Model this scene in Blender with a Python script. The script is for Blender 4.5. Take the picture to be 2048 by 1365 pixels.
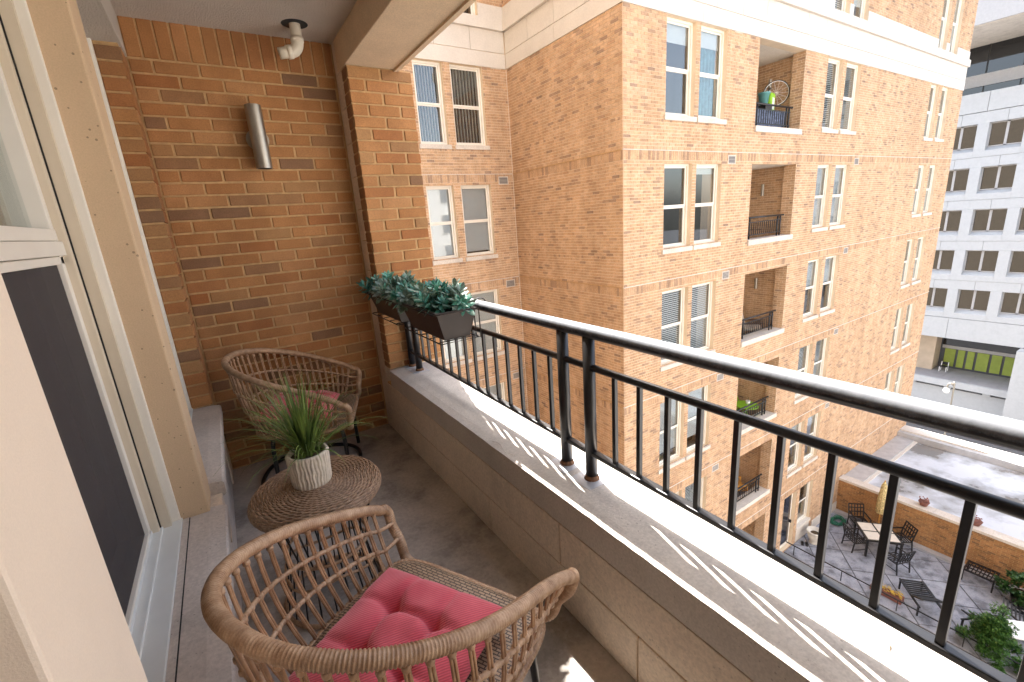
import bpy, bmesh, math, random
import numpy as np
from mathutils import Matrix, Vector
R = random.Random(7)
PI = math.pi
for o in list(bpy.data.objects): bpy.data.objects.remove(o)
scn = bpy.context.scene
C = scn.collection

# ------------------------------------------------------------------ camera
cam = bpy.data.objects.new('camera', bpy.data.cameras.new('camera')); C.objects.link(cam)
cam.data.sensor_width = 36; cam.data.sensor_fit = 'HORIZONTAL'
cam.data.lens = 902.34 / 2048 * 36
cam.data.clip_start = 0.05; cam.data.clip_end = 3000
r_ = (0.837692, -0.541821, -0.068570); d_ = (-0.196277, -0.181508, -0.963603); f_ = (0.509654, 0.820661, -0.258395)
cam.matrix_world = Matrix(((r_[0], -d_[0], -f_[0], 0.18887), (r_[1], -d_[1], -f_[1], -3.20162), (r_[2], -d_[2], -f_[2], 1.42477), (0, 0, 0, 1)))
scn.camera = cam
CAMP = Vector((0.18887, -3.20162, 1.42477))
# ------------------------------------------------------------------ world and sun
SUN = Vector((0.213, 0.84, 1.0)).normalized()
w = bpy.data.worlds.new('World'); scn.world = w; w.use_nodes = True
nt = w.node_tree; nt.nodes.clear()
sky = nt.nodes.new('ShaderNodeTexSky'); sky.sky_type = 'NISHITA'; sky.sun_disc = False
sky.sun_elevation = math.asin(SUN.z); sky.sun_rotation = math.atan2(SUN.x, SUN.y)
sky.air_density = 1.0; sky.dust_density = 3.0; sky.ozone_density = 1.0
hs = nt.nodes.new('ShaderNodeHueSaturation'); hs.inputs['Saturation'].default_value = 0.6
bg = nt.nodes.new('ShaderNodeBackground'); bg.inputs['Strength'].default_value = 0.15
wo = nt.nodes.new('ShaderNodeOutputWorld')
nt.links.new(sky.outputs[0], hs.inputs['Color']); nt.links.new(hs.outputs[0], bg.inputs[0]); nt.links.new(bg.outputs[0], wo.inputs[0])
sl = bpy.data.lights.new('sun', 'SUN'); sl.energy = 4.5; sl.angle = math.radians(0.5); sl.color = (1, 0.965, 0.92)
so = bpy.data.objects.new('sun', sl); C.objects.link(so)
so.rotation_euler = SUN.to_track_quat('Z', 'Y').to_euler()
scn.view_settings.view_transform = 'Standard'; scn.view_settings.look = 'None'
scn.view_settings.exposure = 2.25; scn.view_settings.gamma = 1
try: scn.cycles.max_bounces = 10; scn.cycles.diffuse_bounces = 6; scn.cycles.transparent_max_bounces = 12
except Exception: pass

# ------------------------------------------------------------------ mesh helpers
class MB:
    def __init__(s): s.v = []; s.f = []; s.t = []
    def box(s, x0, x1, y0, y1, z0, z1, tone=0, faces=None):
        n = len(s.v)
        s.v += [(x0,y0,z0),(x1,y0,z0),(x1,y1,z0),(x0,y1,z0),(x0,y0,z1),(x1,y0,z1),(x1,y1,z1),(x0,y1,z1)]
        F = [(0,3,2,1),(4,5,6,7),(0,1,5,4),(1,2,6,5),(2,3,7,6),(3,0,4,7)]
        for q in F: s.f.append(tuple(n+i for i in q)); s.t.append(tone)
        return s
    def quad(s, a, b, c, d, tone=0):
        n = len(s.v); s.v += [a,b,c,d]; s.f.append((n,n+1,n+2,n+3)); s.t.append(tone); return s
    def mbox(s, M, hx, hy, hz):
        n = len(s.v)
        for z in (-hz, hz):
            for x, y in ((-hx,-hy),(hx,-hy),(hx,hy),(-hx,hy)): s.v.append(tuple(M @ Vector((x,y,z))))
        for q in [(0,3,2,1),(4,5,6,7),(0,1,5,4),(1,2,6,5),(2,3,7,6),(3,0,4,7)]: s.f.append(tuple(n+i for i in q)); s.t.append(0)
        return s
    def bar(s, a, b, w, h=None, up=(0,0,1)):
        a = Vector(a); b = Vector(b); h = h or w; d = b-a
        z = d.normalized(); u = Vector(up)
        if abs(z.dot(u)) > .98: u = Vector((1,0,0))
        x = u.cross(z).normalized(); y = z.cross(x)
        M = Matrix(((x.x,y.x,z.x,0),(x.y,y.y,z.y,0),(x.z,y.z,z.z,0),(0,0,0,1))); M.translation = (a+b)/2
        return s.mbox(M, w/2, h/2, d.length/2)
    def tube(s, pts, r, n=8, closed=False, cap=True):
        pts = [Vector(p) for p in pts]; m = len(pts); base = len(s.v)
        rr = r if hasattr(r, '__len__') else [r]*m
        prev = None
        for i, p in enumerate(pts):
            if closed: t = (pts[(i+1) % m]-pts[i-1]).normalized()
            else: t = (pts[min(i+1,m-1)]-pts[max(i-1,0)]).normalized()
            if prev is None:
                u = Vector((0,0,1)) if abs(t.z) < .9 else Vector((1,0,0))
                x = u.cross(t).normalized()
            else:
                x = (prev - t*prev.dot(t)).normalized()
            prev = x; y = t.cross(x)
            for k in range(n):
                a = 2*PI*k/n; s.v.append(tuple(p + (x*math.cos(a)+y*math.sin(a))*rr[i]))
        for i in range(m if closed else m-1):
            j = (i+1) % m
            for k in range(n):
                l = (k+1) % n
                s.f.append((base+i*n+k, base+i*n+l, base+j*n+l, base+j*n+k)); s.t.append(0)
        if not closed and cap:
            s.f.append(tuple(base+k for k in range(n-1,-1,-1))); s.f.append(tuple(base+(m-1)*n+k for k in range(n))); s.t += [0,0]
        return s
    def lathe(s, prof, c=(0,0,0), n=24, fr=None):
        base = len(s.v); m = len(prof)
        for k in range(n):
            a = 2*PI*k/n
            for i, (r, z) in enumerate(prof):
                q = r*(fr(a, i) if fr else 1)
                s.v.append((c[0]+q*math.cos(a), c[1]+q*math.sin(a), c[2]+z))
        for k in range(n):
            l = (k+1) % n
            for i in range(m-1):
                s.f.append((base+k*m+i, base+l*m+i, base+l*m+i+1, base+k*m+i+1)); s.t.append(0)
        return s
    def build(s, name, mat, parent=None, smooth=False, bevel=0, tone=False, recalc=False):
        me = bpy.data.meshes.new(name); me.from_pydata(s.v, [], s.f)
        if tone:
            at = me.attributes.new('tone', 'FLOAT', 'FACE'); at.data.foreach_set('value', np.array(s.t, dtype=np.float32))
        if recalc or bevel:
            bm = bmesh.new(); bm.from_mesh(me)
            if recalc: bmesh.ops.recalc_face_normals(bm, faces=bm.faces)
            if bevel: bmesh.ops.bevel(bm, geom=list(bm.edges), offset=bevel, segments=2, affect='EDGES', profile=.5)
            bm.to_mesh(me); bm.free()
        if smooth: me.polygons.foreach_set('use_smooth', [True]*len(me.polygons))
        me.materials.append(mat)
        o = bpy.data.objects.new(name, me); C.objects.link(o)
        if parent is not None: o.parent = parent
        return o
def tag(o, label=None, cat=None, group=None, kind=None):
    if label: o['label'] = label
    if cat: o['category'] = cat
    if group: o['group'] = group
    if kind: o['kind'] = kind
    return o
def thing(name, label, cat, loc=(0,0,0), rz=0, group=None):
    o = bpy.data.objects.new(name, None); C.objects.link(o); o.location = loc; o.rotation_euler = (0,0,rz); o.empty_display_size = .1
    return tag(o, label, cat, group)
def copy_tree(o, parent=None):
    c = o.copy(); C.objects.link(c); c.parent = parent
    for ch in [x for x in bpy.data.objects if x.parent == o]: copy_tree(ch, c)
    return c
def smoothpath(pts, n=8):
    P = [Vector(p) for p in pts]; out = []
    for i in range(len(P)-1):
        a = P[max(i-1,0)]; b = P[i]; c = P[i+1]; d = P[min(i+2,len(P)-1)]
        for k in range(n):
            t = k/n
            out.append(.5*((2*b)+(c-a)*t+(2*a-5*b+4*c-d)*t*t+(3*b-a-3*c+d)*t*t*t))
    out.append(P[-1]); return out
# ------------------------------------------------------------------ materials
def newmat(name):
    m = bpy.data.materials.new(name); m.use_nodes = True; N = m.node_tree.nodes; N.clear()
    o = N.new('ShaderNodeOutputMaterial'); b = N.new('ShaderNodeBsdfPrincipled'); m.node_tree.links.new(b.outputs[0], o.inputs[0])
    return m, N, m.node_tree.links, b
def ramp(N, stops):
    r = N.new('ShaderNodeValToRGB'); e = r.color_ramp.elements
    e[0].position, e[0].color = stops[0][0], (*stops[0][1], 1); e[1].position, e[1].color = stops[-1][0], (*stops[-1][1], 1)
    for p, c in stops[1:-1]: q = e.new(p); q.color = (*c, 1)
    return r
def noise(N, L, scale, detail=4, rough=.55, coord='Object', vec=None):
    n = N.new('ShaderNodeTexNoise'); n.inputs['Scale'].default_value = scale; n.inputs['Detail'].default_value = detail; n.inputs['Roughness'].default_value = rough
    if vec is None:
        t = N.new('ShaderNodeTexCoord'); vec = t.outputs[coord] if coord != 'World' else N.new('ShaderNodeNewGeometry').outputs['Position']
    L.new(vec, n.inputs['Vector']); return n
def mixc(N, L, fac, a, b, mode='MIX'):
    m = N.new('ShaderNodeMix'); m.data_type = 'RGBA'; m.blend_type = mode
    for s, v in ((0, fac), (6, a), (7, b)):
        if hasattr(v, 'is_linked') or hasattr(v, 'links'): L.new(v, m.inputs[s])
        elif s == 0: m.inputs[0].default_value = v
        else: m.inputs[s].default_value = (*v, 1)
    return m.outputs[2]
def bump(N, L, b, h, dist=.002, strength=1):
    u = N.new('ShaderNodeBump'); u.inputs['Distance'].default_value = dist; u.inputs['Strength'].default_value = strength
    L.new(h, u.inputs['Height']); L.new(u.outputs[0], b.inputs['Normal']); return u
def simple(name, col, rough=.6, var=.12, scale=8, metal=0, bd=0, bs=60, coord='World', spec=.5):
    m, N, L, b = newmat(name)
    n = noise(N, L, scale, 5, .6, coord)
    r = ramp(N, [(.3, tuple(c*(1-var) for c in col)), (.7, tuple(min(1, c*(1+var)) for c in col))]); L.new(n.outputs[0], r.inputs[0]); L.new(r.outputs[0], b.inputs['Base Color'])
    b.inputs['Roughness'].default_value = rough; b.inputs['Metallic'].default_value = metal; b.inputs['Specular IOR Level'].default_value = spec
    if bd: n2 = noise(N, L, bs, 4, .6, coord); bump(N, L, b, n2.outputs[0], bd)
    return m
def concrete(name, col, pits=.5, stain=.25, bd=.0012, fine=90, grain=.11, pit_scale=55, blotch=.18):
    m, N, L, b = newmat(name)
    n1 = noise(N, L, 2.2, 6, .65, 'World'); n2 = noise(N, L, fine, 3, .6, 'World')
    c0 = tuple(c*(1-stain) for c in col); c1 = tuple(min(1, c*(1+stain*.5)) for c in col)
    r = ramp(N, [(.5-blotch, c0), (.5, col), (.5+blotch, c1)]); L.new(n1.outputs[0], r.inputs[0])
    r2 = ramp(N, [(.35, (1-grain,)*3), (.65, (1+grain*.7,)*3)]); L.new(n2.outputs[0], r2.inputs[0])
    cc = mixc(N, L, 1.0, r.outputs[0], r2.outputs[0], 'MULTIPLY')
    vo = N.new('ShaderNodeTexVoronoi'); vo.inputs['Scale'].default_value = pit_scale; g = N.new('ShaderNodeNewGeometry'); L.new(g.outputs['Position'], vo.inputs['Vector'])
    n3 = noise(N, L, 9, 3, .5, 'World')
    ad = N.new('ShaderNodeMath'); ad.operation = 'MULTIPLY_ADD'; L.new(n3.outputs[0], ad.inputs[0]); ad.inputs[1].default_value = -.30; ad.inputs[2].default_value = .25
    lt = N.new('ShaderNodeMath'); lt.operation = 'LESS_THAN'; L.new(vo.outputs['Distance'], lt.inputs[0]); L.new(ad.outputs[0], lt.inputs[1])
    mu = N.new('ShaderNodeMath'); mu.operation = 'MULTIPLY'; L.new(lt.outputs[0], mu.inputs[0]); mu.inputs[1].default_value = pits
    cc = mixc(N, L, mu.outputs[0], cc, tuple(c*.3 for c in col)); L.new(cc, b.inputs['Base Color'])
    b.inputs['Roughness'].default_value = .9; b.inputs['Specular IOR Level'].default_value = .25
    sb = N.new('ShaderNodeMath'); sb.operation = 'SUBTRACT'; L.new(n2.outputs[0], sb.inputs[0]); L.new(mu.outputs[0], sb.inputs[1])
    bump(N, L, b, sb.outputs[0], bd); return m
PAL = [(0.0,(.43,.208,.082)),(.30,(.38,.175,.066)),(.48,(.45,.232,.10)),(.62,(.35,.14,.05)),(.76,(.38,.205,.088)),(.88,(.325,.17,.078)),(1.0,(.235,.13,.072))]
PALF = [(0.0,(.60,.40,.25)),(.30,(.56,.37,.23)),(.55,(.61,.425,.285)),(.72,(.54,.34,.205)),(.84,(.46,.305,.20)),(.95,(.37,.25,.175)),(1.0,(.25,.175,.135))]
def brickmat(name, src, pal, fine=160, bd=.0012):
    m, N, L, b = newmat(name)
    if src == 'obj':
        oi = N.new('ShaderNodeObjectInfo'); sp = N.new('ShaderNodeSeparateColor'); L.new(oi.outputs['Color'], sp.inputs[0]); fac = sp.outputs[0]
    else:
        a = N.new('ShaderNodeAttribute'); a.attribute_name = 'tone'; fac = a.outputs['Fac']
    r = ramp(N, pal); L.new(fac, r.inputs[0])
    n = noise(N, L, fine, 4, .7, 'World'); r2 = ramp(N, [(.3, (.78,.78,.80)), (.5, (1,1,1)), (.72, (1.22,1.2,1.15))]); L.new(n.outputs[0], r2.inputs[0])
    c = mixc(N, L, 1.0, r.outputs[0], r2.outputs[0], 'MULTIPLY')
    n2 = noise(N, L, 5, 4, .6, 'World'); r3 = ramp(N, [(.35, (.84,.82,.80)), (.65, (1.08,1.08,1.08))]); L.new(n2.outputs[0], r3.inputs[0])
    c = mixc(N, L, 1.0, c, r3.outputs[0], 'MULTIPLY')
    g = N.new('ShaderNodeNewGeometry'); mp = N.new('ShaderNodeMapping'); mp.inputs['Scale'].default_value = (1.6, 1.6, .22); L.new(g.outputs['Position'], mp.inputs[0])
    n5 = noise(N, L, 1.0, 5, .6, vec=mp.outputs[0]); r5 = ramp(N, [(.36, (.86,.84,.82)), (.6, (1.05,1.05,1.05))]); L.new(n5.outputs[0], r5.inputs[0])
    c = mixc(N, L, 1.0, c, r5.outputs[0], 'MULTIPLY'); L.new(c, b.inputs['Base Color'])
    b.inputs['Roughness'].default_value = .85; b.inputs['Specular IOR Level'].default_value = .3
    if bd: bump(N, L, b, n.outputs[0], bd)
    return m
def glassmat(name, tint=(.9,.95,.95), refl=1.0):
    m = bpy.data.materials.new(name); m.use_nodes = True; N = m.node_tree.nodes; L = m.node_tree.links; N.clear()
    o = N.new('ShaderNodeOutputMaterial'); t = N.new('ShaderNodeBsdfTransparent'); t.inputs[0].default_value = (*tint, 1)
    g = N.new('ShaderNodeBsdfGlossy'); g.inputs['Roughness'].default_value = .02
    fr = N.new('ShaderNodeLayerWeight'); pw = N.new('ShaderNodeMath'); pw.operation = 'POWER'; pw.inputs[1].default_value = 3.5; L.new(fr.outputs['Facing'], pw.inputs[0])
    mm = N.new('ShaderNodeMath'); mm.operation = 'MULTIPLY_ADD'; mm.inputs[1].default_value = .85; mm.inputs[2].default_value = .07*refl; mm.use_clamp = True; L.new(pw.outputs[0], mm.inputs[0])
    x = N.new('ShaderNodeMixShader'); L.new(mm.outputs[0], x.inputs[0]); L.new(t.outputs[0], x.inputs[1]); L.new(g.outputs[0], x.inputs[2]); L.new(x.outputs[0], o.inputs[0])
    return m
def wickermat(name, cols, scale=40, band=0):
    m, N, L, b = newmat(name)
    n = noise(N, L, scale, 5, .7, 'Object'); r = ramp(N, [(.28, cols[0]), (.5, cols[1]), (.74, cols[2])]); L.new(n.outputs[0], r.inputs[0])
    n2 = noise(N, L, 6, 3, .6, 'Object'); r2 = ramp(N, [(.3, (.75,.72,.70)), (.7, (1.12,1.1,1.08))]); L.new(n2.outputs[0], r2.inputs[0])
    c = mixc(N, L, 1.0, r.outputs[0], r2.outputs[0], 'MULTIPLY'); L.new(c, b.inputs['Base Color'])
    b.inputs['Roughness'].default_value = .42; n3 = noise(N, L, 300, 3, .6, 'Object'); bump(N, L, b, n3.outputs[0], .0006)
    return m
def leafmat(name, c0, c1, c2, scale=30, trans=.25, coord='Object'):
    m, N, L, b = newmat(name)
    oi = N.new('ShaderNodeObjectInfo')
    n = noise(N, L, scale, 3, .6, coord)
    r = ramp(N, [(.3, c0), (.52, c1), (.72, c2)]); L.new(n.outputs[0], r.inputs[0])
    r2 = ramp(N, [(0, (.65,.65,.65)), (1, (1.25,1.25,1.15))]); L.new(oi.outputs['Random'], r2.inputs[0])
    L.new(mixc(N, L, 1.0, r.outputs[0], r2.outputs[0], 'MULTIPLY'), b.inputs['Base Color']); b.inputs['Roughness'].default_value = .5
    return m
M = {}
M['brick'] = brickmat('near_brick', 'obj', PAL); M['brick_far_obj'] = brickmat('far_brick_single', 'obj', PALF, 40, 0); M['brick_far'] = brickmat('far_brick', 'attr', PALF, 40, 0)
M['mortar'] = simple('mortar', (.50,.315,.15), .95, .18, 25, bd=.001, bs=200)
M['mortar_far'] = simple('mortar_far', (.74,.60,.44), .95, .08, 3)
M['conc'] = concrete('parapet_concrete', (.74,.62,.49), .35, .2)
M['cap'] = concrete('cap_concrete', (.57,.51,.445), .45, .2, .001, 120)
M['post'] = concrete('precast_post', (.62,.455,.295), .7, .08, .0006, 260, grain=.06, pit_scale=38)
M['post2'] = concrete('precast_post_lit', (.82,.70,.57), .0, .05, .0004, 420, grain=.03)  # near post: paler copy of the precast, open-side light put into its colour
M['sill'] = concrete('sill_concrete', (.60,.53,.47), .5, .22, .0008, 100)
M['floor'] = concrete('floor_concrete', (.45,.40,.355), .35, .42, .0012, 60, blotch=.10)
M['beam'] = concrete('beam_concrete', (.72,.56,.38), .15, .12, .0008, 140)
M['stone'] = concrete('cornice_stone', (.66,.61,.55), .0, .06, 0.0005, 30, grain=.05)
M['farsill'] = concrete('far_sill_stone', (.66,.60,.53), .0, .15, 0.0005, 30)
M['stucco'] = simple('stucco', (.78,.70,.61), .95, .05, 4, bd=.022, bs=120)
M['white'] = simple('white_frame', (.80,.76,.68), .4, .05, 3)
M['cream'] = simple('cream_frame', (.66,.57,.44), .45, .06, 3)
M['alu'] = simple('sill_metal', (.74,.76,.74), .4, .05, 6)
M['black'] = simple('black_metal', (.014,.013,.013), .33, .25, 30)
M['darkrub'] = simple('dark_gasket', (.015,.015,.015), .7, .1)
M['rust'] = simple('rusty_base', (.16,.075,.035), .85, .35, 60, bd=.001, bs=150)
M['glass'] = glassmat('window_glass'); M['fglass'] = glassmat('far_glass', (.84,.87,.88), 1.3)
M['dark'] = simple('dark_room', (.035,.033,.032), .9, .2, 2)
M['room'] = simple('dim_room', (.16,.14,.12), .9, .2, 1)
M['blind'] = simple('blind_fabric', (.66,.66,.66), .8, .04, 2)
M['blindw'] = simple('blind_white', (.78,.77,.74), .7, .04, 2)
M['curtain'] = simple('teal_curtain', (.10,.27,.31), .8, .3, 9)
M['drape'] = simple('cream_drape', (.50,.40,.28), .8, .2, 3)
def screenmat():
    m = bpy.data.materials.new('insect_screen'); m.use_nodes = True; N = m.node_tree.nodes; L = m.node_tree.links; N.clear()
    o = N.new('ShaderNodeOutputMaterial'); t = N.new('ShaderNodeBsdfTransparent'); d = N.new('ShaderNodeBsdfDiffuse'); d.inputs[0].default_value = (.10,.088,.088,1)
    x = N.new('ShaderNodeMixShader'); x.inputs[0].default_value = .62; L.new(t.outputs[0], x.inputs[1]); L.new(d.outputs[0], x.inputs[2]); L.new(x.outputs[0], o.inputs[0]); return m
M['screen'] = screenmat()
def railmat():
    m, N, L, b = newmat('worn_sheen_handrail')
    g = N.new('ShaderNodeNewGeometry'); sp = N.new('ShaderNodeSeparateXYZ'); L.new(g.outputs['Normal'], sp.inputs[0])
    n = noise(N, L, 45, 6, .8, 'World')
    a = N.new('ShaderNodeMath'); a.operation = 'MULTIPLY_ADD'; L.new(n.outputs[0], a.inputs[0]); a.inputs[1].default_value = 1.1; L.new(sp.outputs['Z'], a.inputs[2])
    r = ramp(N, [(.26, (.016,.015,.015)), (.44, (.10,.107,.12)), (.85, (.24,.25,.27))]);  # upward faces greyed: chalky wear plus sky sheen put into the colour
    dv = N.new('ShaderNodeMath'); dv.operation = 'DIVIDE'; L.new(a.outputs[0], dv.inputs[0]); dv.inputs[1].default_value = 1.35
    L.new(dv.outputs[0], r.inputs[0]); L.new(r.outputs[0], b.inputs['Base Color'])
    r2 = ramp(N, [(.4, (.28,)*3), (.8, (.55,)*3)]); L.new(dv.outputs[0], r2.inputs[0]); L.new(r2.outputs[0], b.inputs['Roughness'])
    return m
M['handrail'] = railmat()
M['steel'] = simple('brushed_steel', (.40,.37,.32), .45, .06, 40, metal=1)
M['pvc'] = simple('pvc_pipe', (.74,.66,.53), .5, .08, 14)
M['wicker'] = wickermat('wicker_honey', [(.27,.15,.08),(.46,.295,.175),(.64,.46,.31)], 34)
M['wicker2'] = wickermat('wicker_rod', [(.26,.14,.07),(.43,.255,.14),(.58,.38,.23)], 20)
M['wickert'] = wickermat('wicker_table', [(.13,.08,.05),(.33,.21,.13),(.52,.37,.25)], 60)
def cushmat():
    m, N, L, b = newmat('pink_cord_fabric')
    t = N.new('ShaderNodeTexCoord'); wv = N.new('ShaderNodeTexWave'); wv.inputs['Scale'].default_value = 70; wv.bands_direction = 'DIAGONAL'; L.new(t.outputs['Object'], wv.inputs['Vector'])
    n = noise(N, L, 9, 4, .6); r = ramp(N, [(.3, (.56,.065,.095)), (.7, (.70,.12,.155))]); L.new(n.outputs[0], r.inputs[0])
    r2 = ramp(N, [(0, (.82,)*3), (1, (1.08,)*3)]); L.new(wv.outputs[0], r2.inputs[0])
    L.new(mixc(N, L, 1.0, r.outputs[0], r2.outputs[0], 'MULTIPLY'), b.inputs['Base Color']); b.inputs['Roughness'].default_value = .9
    b.inputs['Sheen Weight'].default_value = .3; bump(N, L, b, wv.outputs[0], .0008); return m
M['cushion'] = cushmat()
M['ventg'] = simple('vent_grey', (.34,.31,.28), .6, .1)
M['rear'] = simple('rear_wall_stone', (.66,.64,.61), .9, .06, 1)
M['potc'] = simple('cream_ceramic', (.66,.58,.47), .7, .18, 30, bd=.001, bs=120, coord='Object')
M['soil'] = simple('soil', (.09,.06,.03), .95, .6, 60, bd=.01, bs=60)
M['grass'] = leafmat('grass_blade', (.055,.10,.018), (.17,.26,.055), (.34,.38,.15), 7)
M['succ'] = leafmat('succulent_leaf', (.03,.24,.18), (.12,.38,.30), (.50,.62,.55), 42)
M['succ2'] = leafmat('succulent_leaf_brown', (.10,.13,.09), (.20,.30,.24), (.48,.55,.48), 42)
M['stem'] = simple('brown_stem', (.07,.05,.03), .9)
M['planter'] = simple('planter_plastic', (.045,.033,.027), .45, .15, 10)
M['rack'] = simple('rack_wire', (.03,.022,.018), .5, .3, 40)
M['patio'] = concrete('patio_concrete', (.31,.32,.36), .25, .45, .001, 30, grain=.12, pit_scale=20, blotch=.12)
M['joint'] = simple('patio_joint', (.10,.10,.11), .9)
M['pwhite'] = concrete('white_precast', (.47,.48,.49), 0, .05, .0005, 6, grain=.03)
M['shade'] = simple('tinted_spandrel', (.09,.095,.11), .3, .1)
M['bronze'] = simple('bronze_frame', (.42,.41,.41), .5, .06)
M['bluegl'] = glassmat('blue_glass', (.16,.19,.25), 1.4)
M['ground'] = simple('asphalt', (.10,.10,.105), .9, .2, 2)
M['green'] = simple('green_panel', (.30,.38,.07), .6, .1, 2)
M['lime'] = simple('lime_paint', (.28,.58,.03), .5, .1)
M['beige'] = simple('beige_stone', (.50,.40,.30), .85, .12, 1)
M['slate'] = simple('terrace_paving', (.34,.33,.34), .8, .12, 1)
M['tile'] = simple('cream_tabletop', (.68,.62,.53), .5, .08, 8)
M['leafd'] = leafmat('shrub_leaf', (.02,.07,.015), (.05,.14,.03), (.11,.24,.06), 4, coord='Object')
M['conif'] = leafmat('conifer_leaf', (.02,.065,.012), (.05,.13,.025), (.12,.22,.05), 9, coord='Object')
M['umb'] = simple('umbrella_fabric', (.62,.50,.25), .8, .6, 22)
M['terra'] = simple('terracotta', (.20,.08,.06), .8, .2)
M['urn'] = simple('white_urn', (.66,.62,.55), .7, .1)
M['hose'] = simple('green_hose', (.02,.16,.09), .4, .2)
M['wood'] = simple('orange_wood', (.55,.27,.06), .5, .2, 20)
M['flash'] = simple('metal_flashing', (.52,.52,.53), .45, .12, 4, metal=.3)
def roofmat():
    m, N, L, b = newmat('roof_membrane')
    n = noise(N, L, .55, 6, .6, 'World'); r = ramp(N, [(.36, (.22,.21,.20)), (.45, (.42,.44,.47)), (.55, (.62,.65,.71))]); L.new(n.outputs[0], r.inputs[0]); L.new(r.outputs[0], b.inputs['Base Color'])
    r2 = ramp(N, [(.36, (.15,)*3), (.5, (.7,)*3)]); L.new(n.outputs[0], r2.inputs[0]); L.new(r2.outputs[0], b.inputs['Roughness']); return m
M['roof'] = roofmat()
M['paper'] = simple('yellow_flowers', (.55,.35,.04), .8, .5, 60)
M['linen'] = simple('linen_cushion', (.62,.55,.47), .9, .08, 20)
M['brownw'] = simple('dark_wood', (.10,.05,.03), .5, .2)
M['blue'] = simple('blue_fabric', (.13,.16,.24), .8, .7, 14)
M['tealp'] = simple('teal_pot', (.14,.36,.36), .5, .1)
M['whiteg'] = simple('white_lamp', (.9,.9,.9), .3, .02)
M['tyre'] = simple('tyre', (.02,.02,.02), .8)
# ------------------------------------------------------------------ bricks laid one by one
H = 0.0677; BL = 0.2032; JT = 0.011
BMESH = {}
def brick_mesh(wd, ht, mat, dp=.03, bev=.0025):
    k = (round(wd, 3), round(ht, 3), mat.name, dp)
    if k not in BMESH:
        me = bpy.data.meshes.new('brick'); bm = bmesh.new()
        bmesh.ops.create_cube(bm, size=1); bmesh.ops.scale(bm, vec=(wd, dp, ht), verts=bm.verts)
        if bev: bmesh.ops.bevel(bm, geom=list(bm.edges), offset=bev, segments=1, affect='EDGES')
        bm.to_mesh(me); bm.free(); me.materials.append(mat); BMESH[k] = me
    return BMESH[k]
def brick(parent, c, wd, ht, mat, tone, rz=0, dp=.03, bev=.0025, name='brick', jit=.0012):
    o = bpy.data.objects.new(name, brick_mesh(wd, ht, mat, dp, bev)); C.objects.link(o); o.parent = parent
    o.location = (c[0]+R.uniform(-jit, jit), c[1]+R.uniform(-jit, jit), c[2]+R.uniform(-jit, jit)*.6)
    o.rotation_euler = (0, R.uniform(-.004, .004) if jit else 0, rz); o.color = (tone, 0, 0, 1); return o
def tone_near(): 
    t = R.random(); return min(1, t if t < .82 else t*1.02)
# ---- balcony shell
floor = MB().box(-.05, 1.06, -4.6, .06, -.2, 0).build('balcony_floor', M['floor']); tag(floor, kind='structure')
tag(floor, 'grey stained concrete balcony floor under the chairs')
ceil = MB().box(-.004, 1.03, -4.6, .02, 2.54, 2.7).build('balcony_ceiling', M['stucco']); tag(ceil, 'rough cream stucco ceiling over the balcony', kind='structure')
# ---- end wall
ew = thing('brick_end_wall', 'shaded orange brick wall across the far end of the balcony, behind the wicker chair', 'wall')
MB().box(-.01, 1.027, .006, .2, -.02, 2.6).build('mortar', M['mortar'], ew)
ZC = lambda k: .055 + (34-k)*H           # z of course line k
for r in range(-0, 35):
    z0, z1 = ZC(r+1), ZC(r)
    if z0 < 0: z0 = .004
    ht = z1-z0-JT; x = 0.0; half = (r % 2 == 0); first = True
    while x < 1.02:
        wd = BL/2 if (half and first) else BL
        x1 = min(x+wd, 1.022)
        if x1-x > .03: brick(ew, ((x+x1)/2, .015, (z0+z1)/2), x1-x-JT, ht, M['brick'], tone_near())
        x = x1; first = False
for i in range(15):
    x0 = i*.0695; x1 = min(x0+.0695, 1.022)
    if x1-x0 > .02: brick(ew, ((x0+x1)/2, .015, (ZC(0)+2.552)/2), x1-x0-.009, 2.552-ZC(0)-JT, M['brick'], tone_near()*.7)
# ---- pier carrying the beam
pr = thing('brick_pier', 'sunlit tan brick pier with a concrete block side, behind the planter boxes', 'pier')
MB().box(1.034, 1.426, -.227, -.02, .49, 2.364).build('mortar', M['mortar'], pr)
zt = 2.362; r = 0
while zt > .5:
    zb = max(zt-H, .492); x = 1.028; first = True
    ws = [.2, .2] if r % 2 == 0 else [.1, .2, .1]
    for wd in ws:
        tn = .97 if (r == 9 and wd == .1 and x > 1.3) else tone_near()*.85
        dk = 1.0 if (r == 8 and x > 1.3) else tn
        brick(pr, (x+wd/2, -.22, (zt+zb)/2), wd-JT, zt-zb-JT, M['brick'], dk); x += wd+.0035
    # brick ends on the left return
    brick(pr, (1.0395, -.173, (zt+zb)/2), .1-.008, zt-zb-JT, M['brick'], .85+R.random()*.1, rz=-PI/2, dp=.022)
    zt -= H; r += 1
for i, (a, b) in enumerate([(.0,.36),(.36,.56),(.56,.76),(.76,.96),(.96,1.16),(1.16,1.36),(1.36,1.56),(1.56,1.76),(1.76,1.96),(1.96,2.16),(2.16,2.36),(2.36,2.55)]):
    MB().box(1.026+R.uniform(0,.002), 1.2, -.122, .0, a+.002, b-.003).build('concrete_block', M['conc'], pr, bevel=.003)
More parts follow.
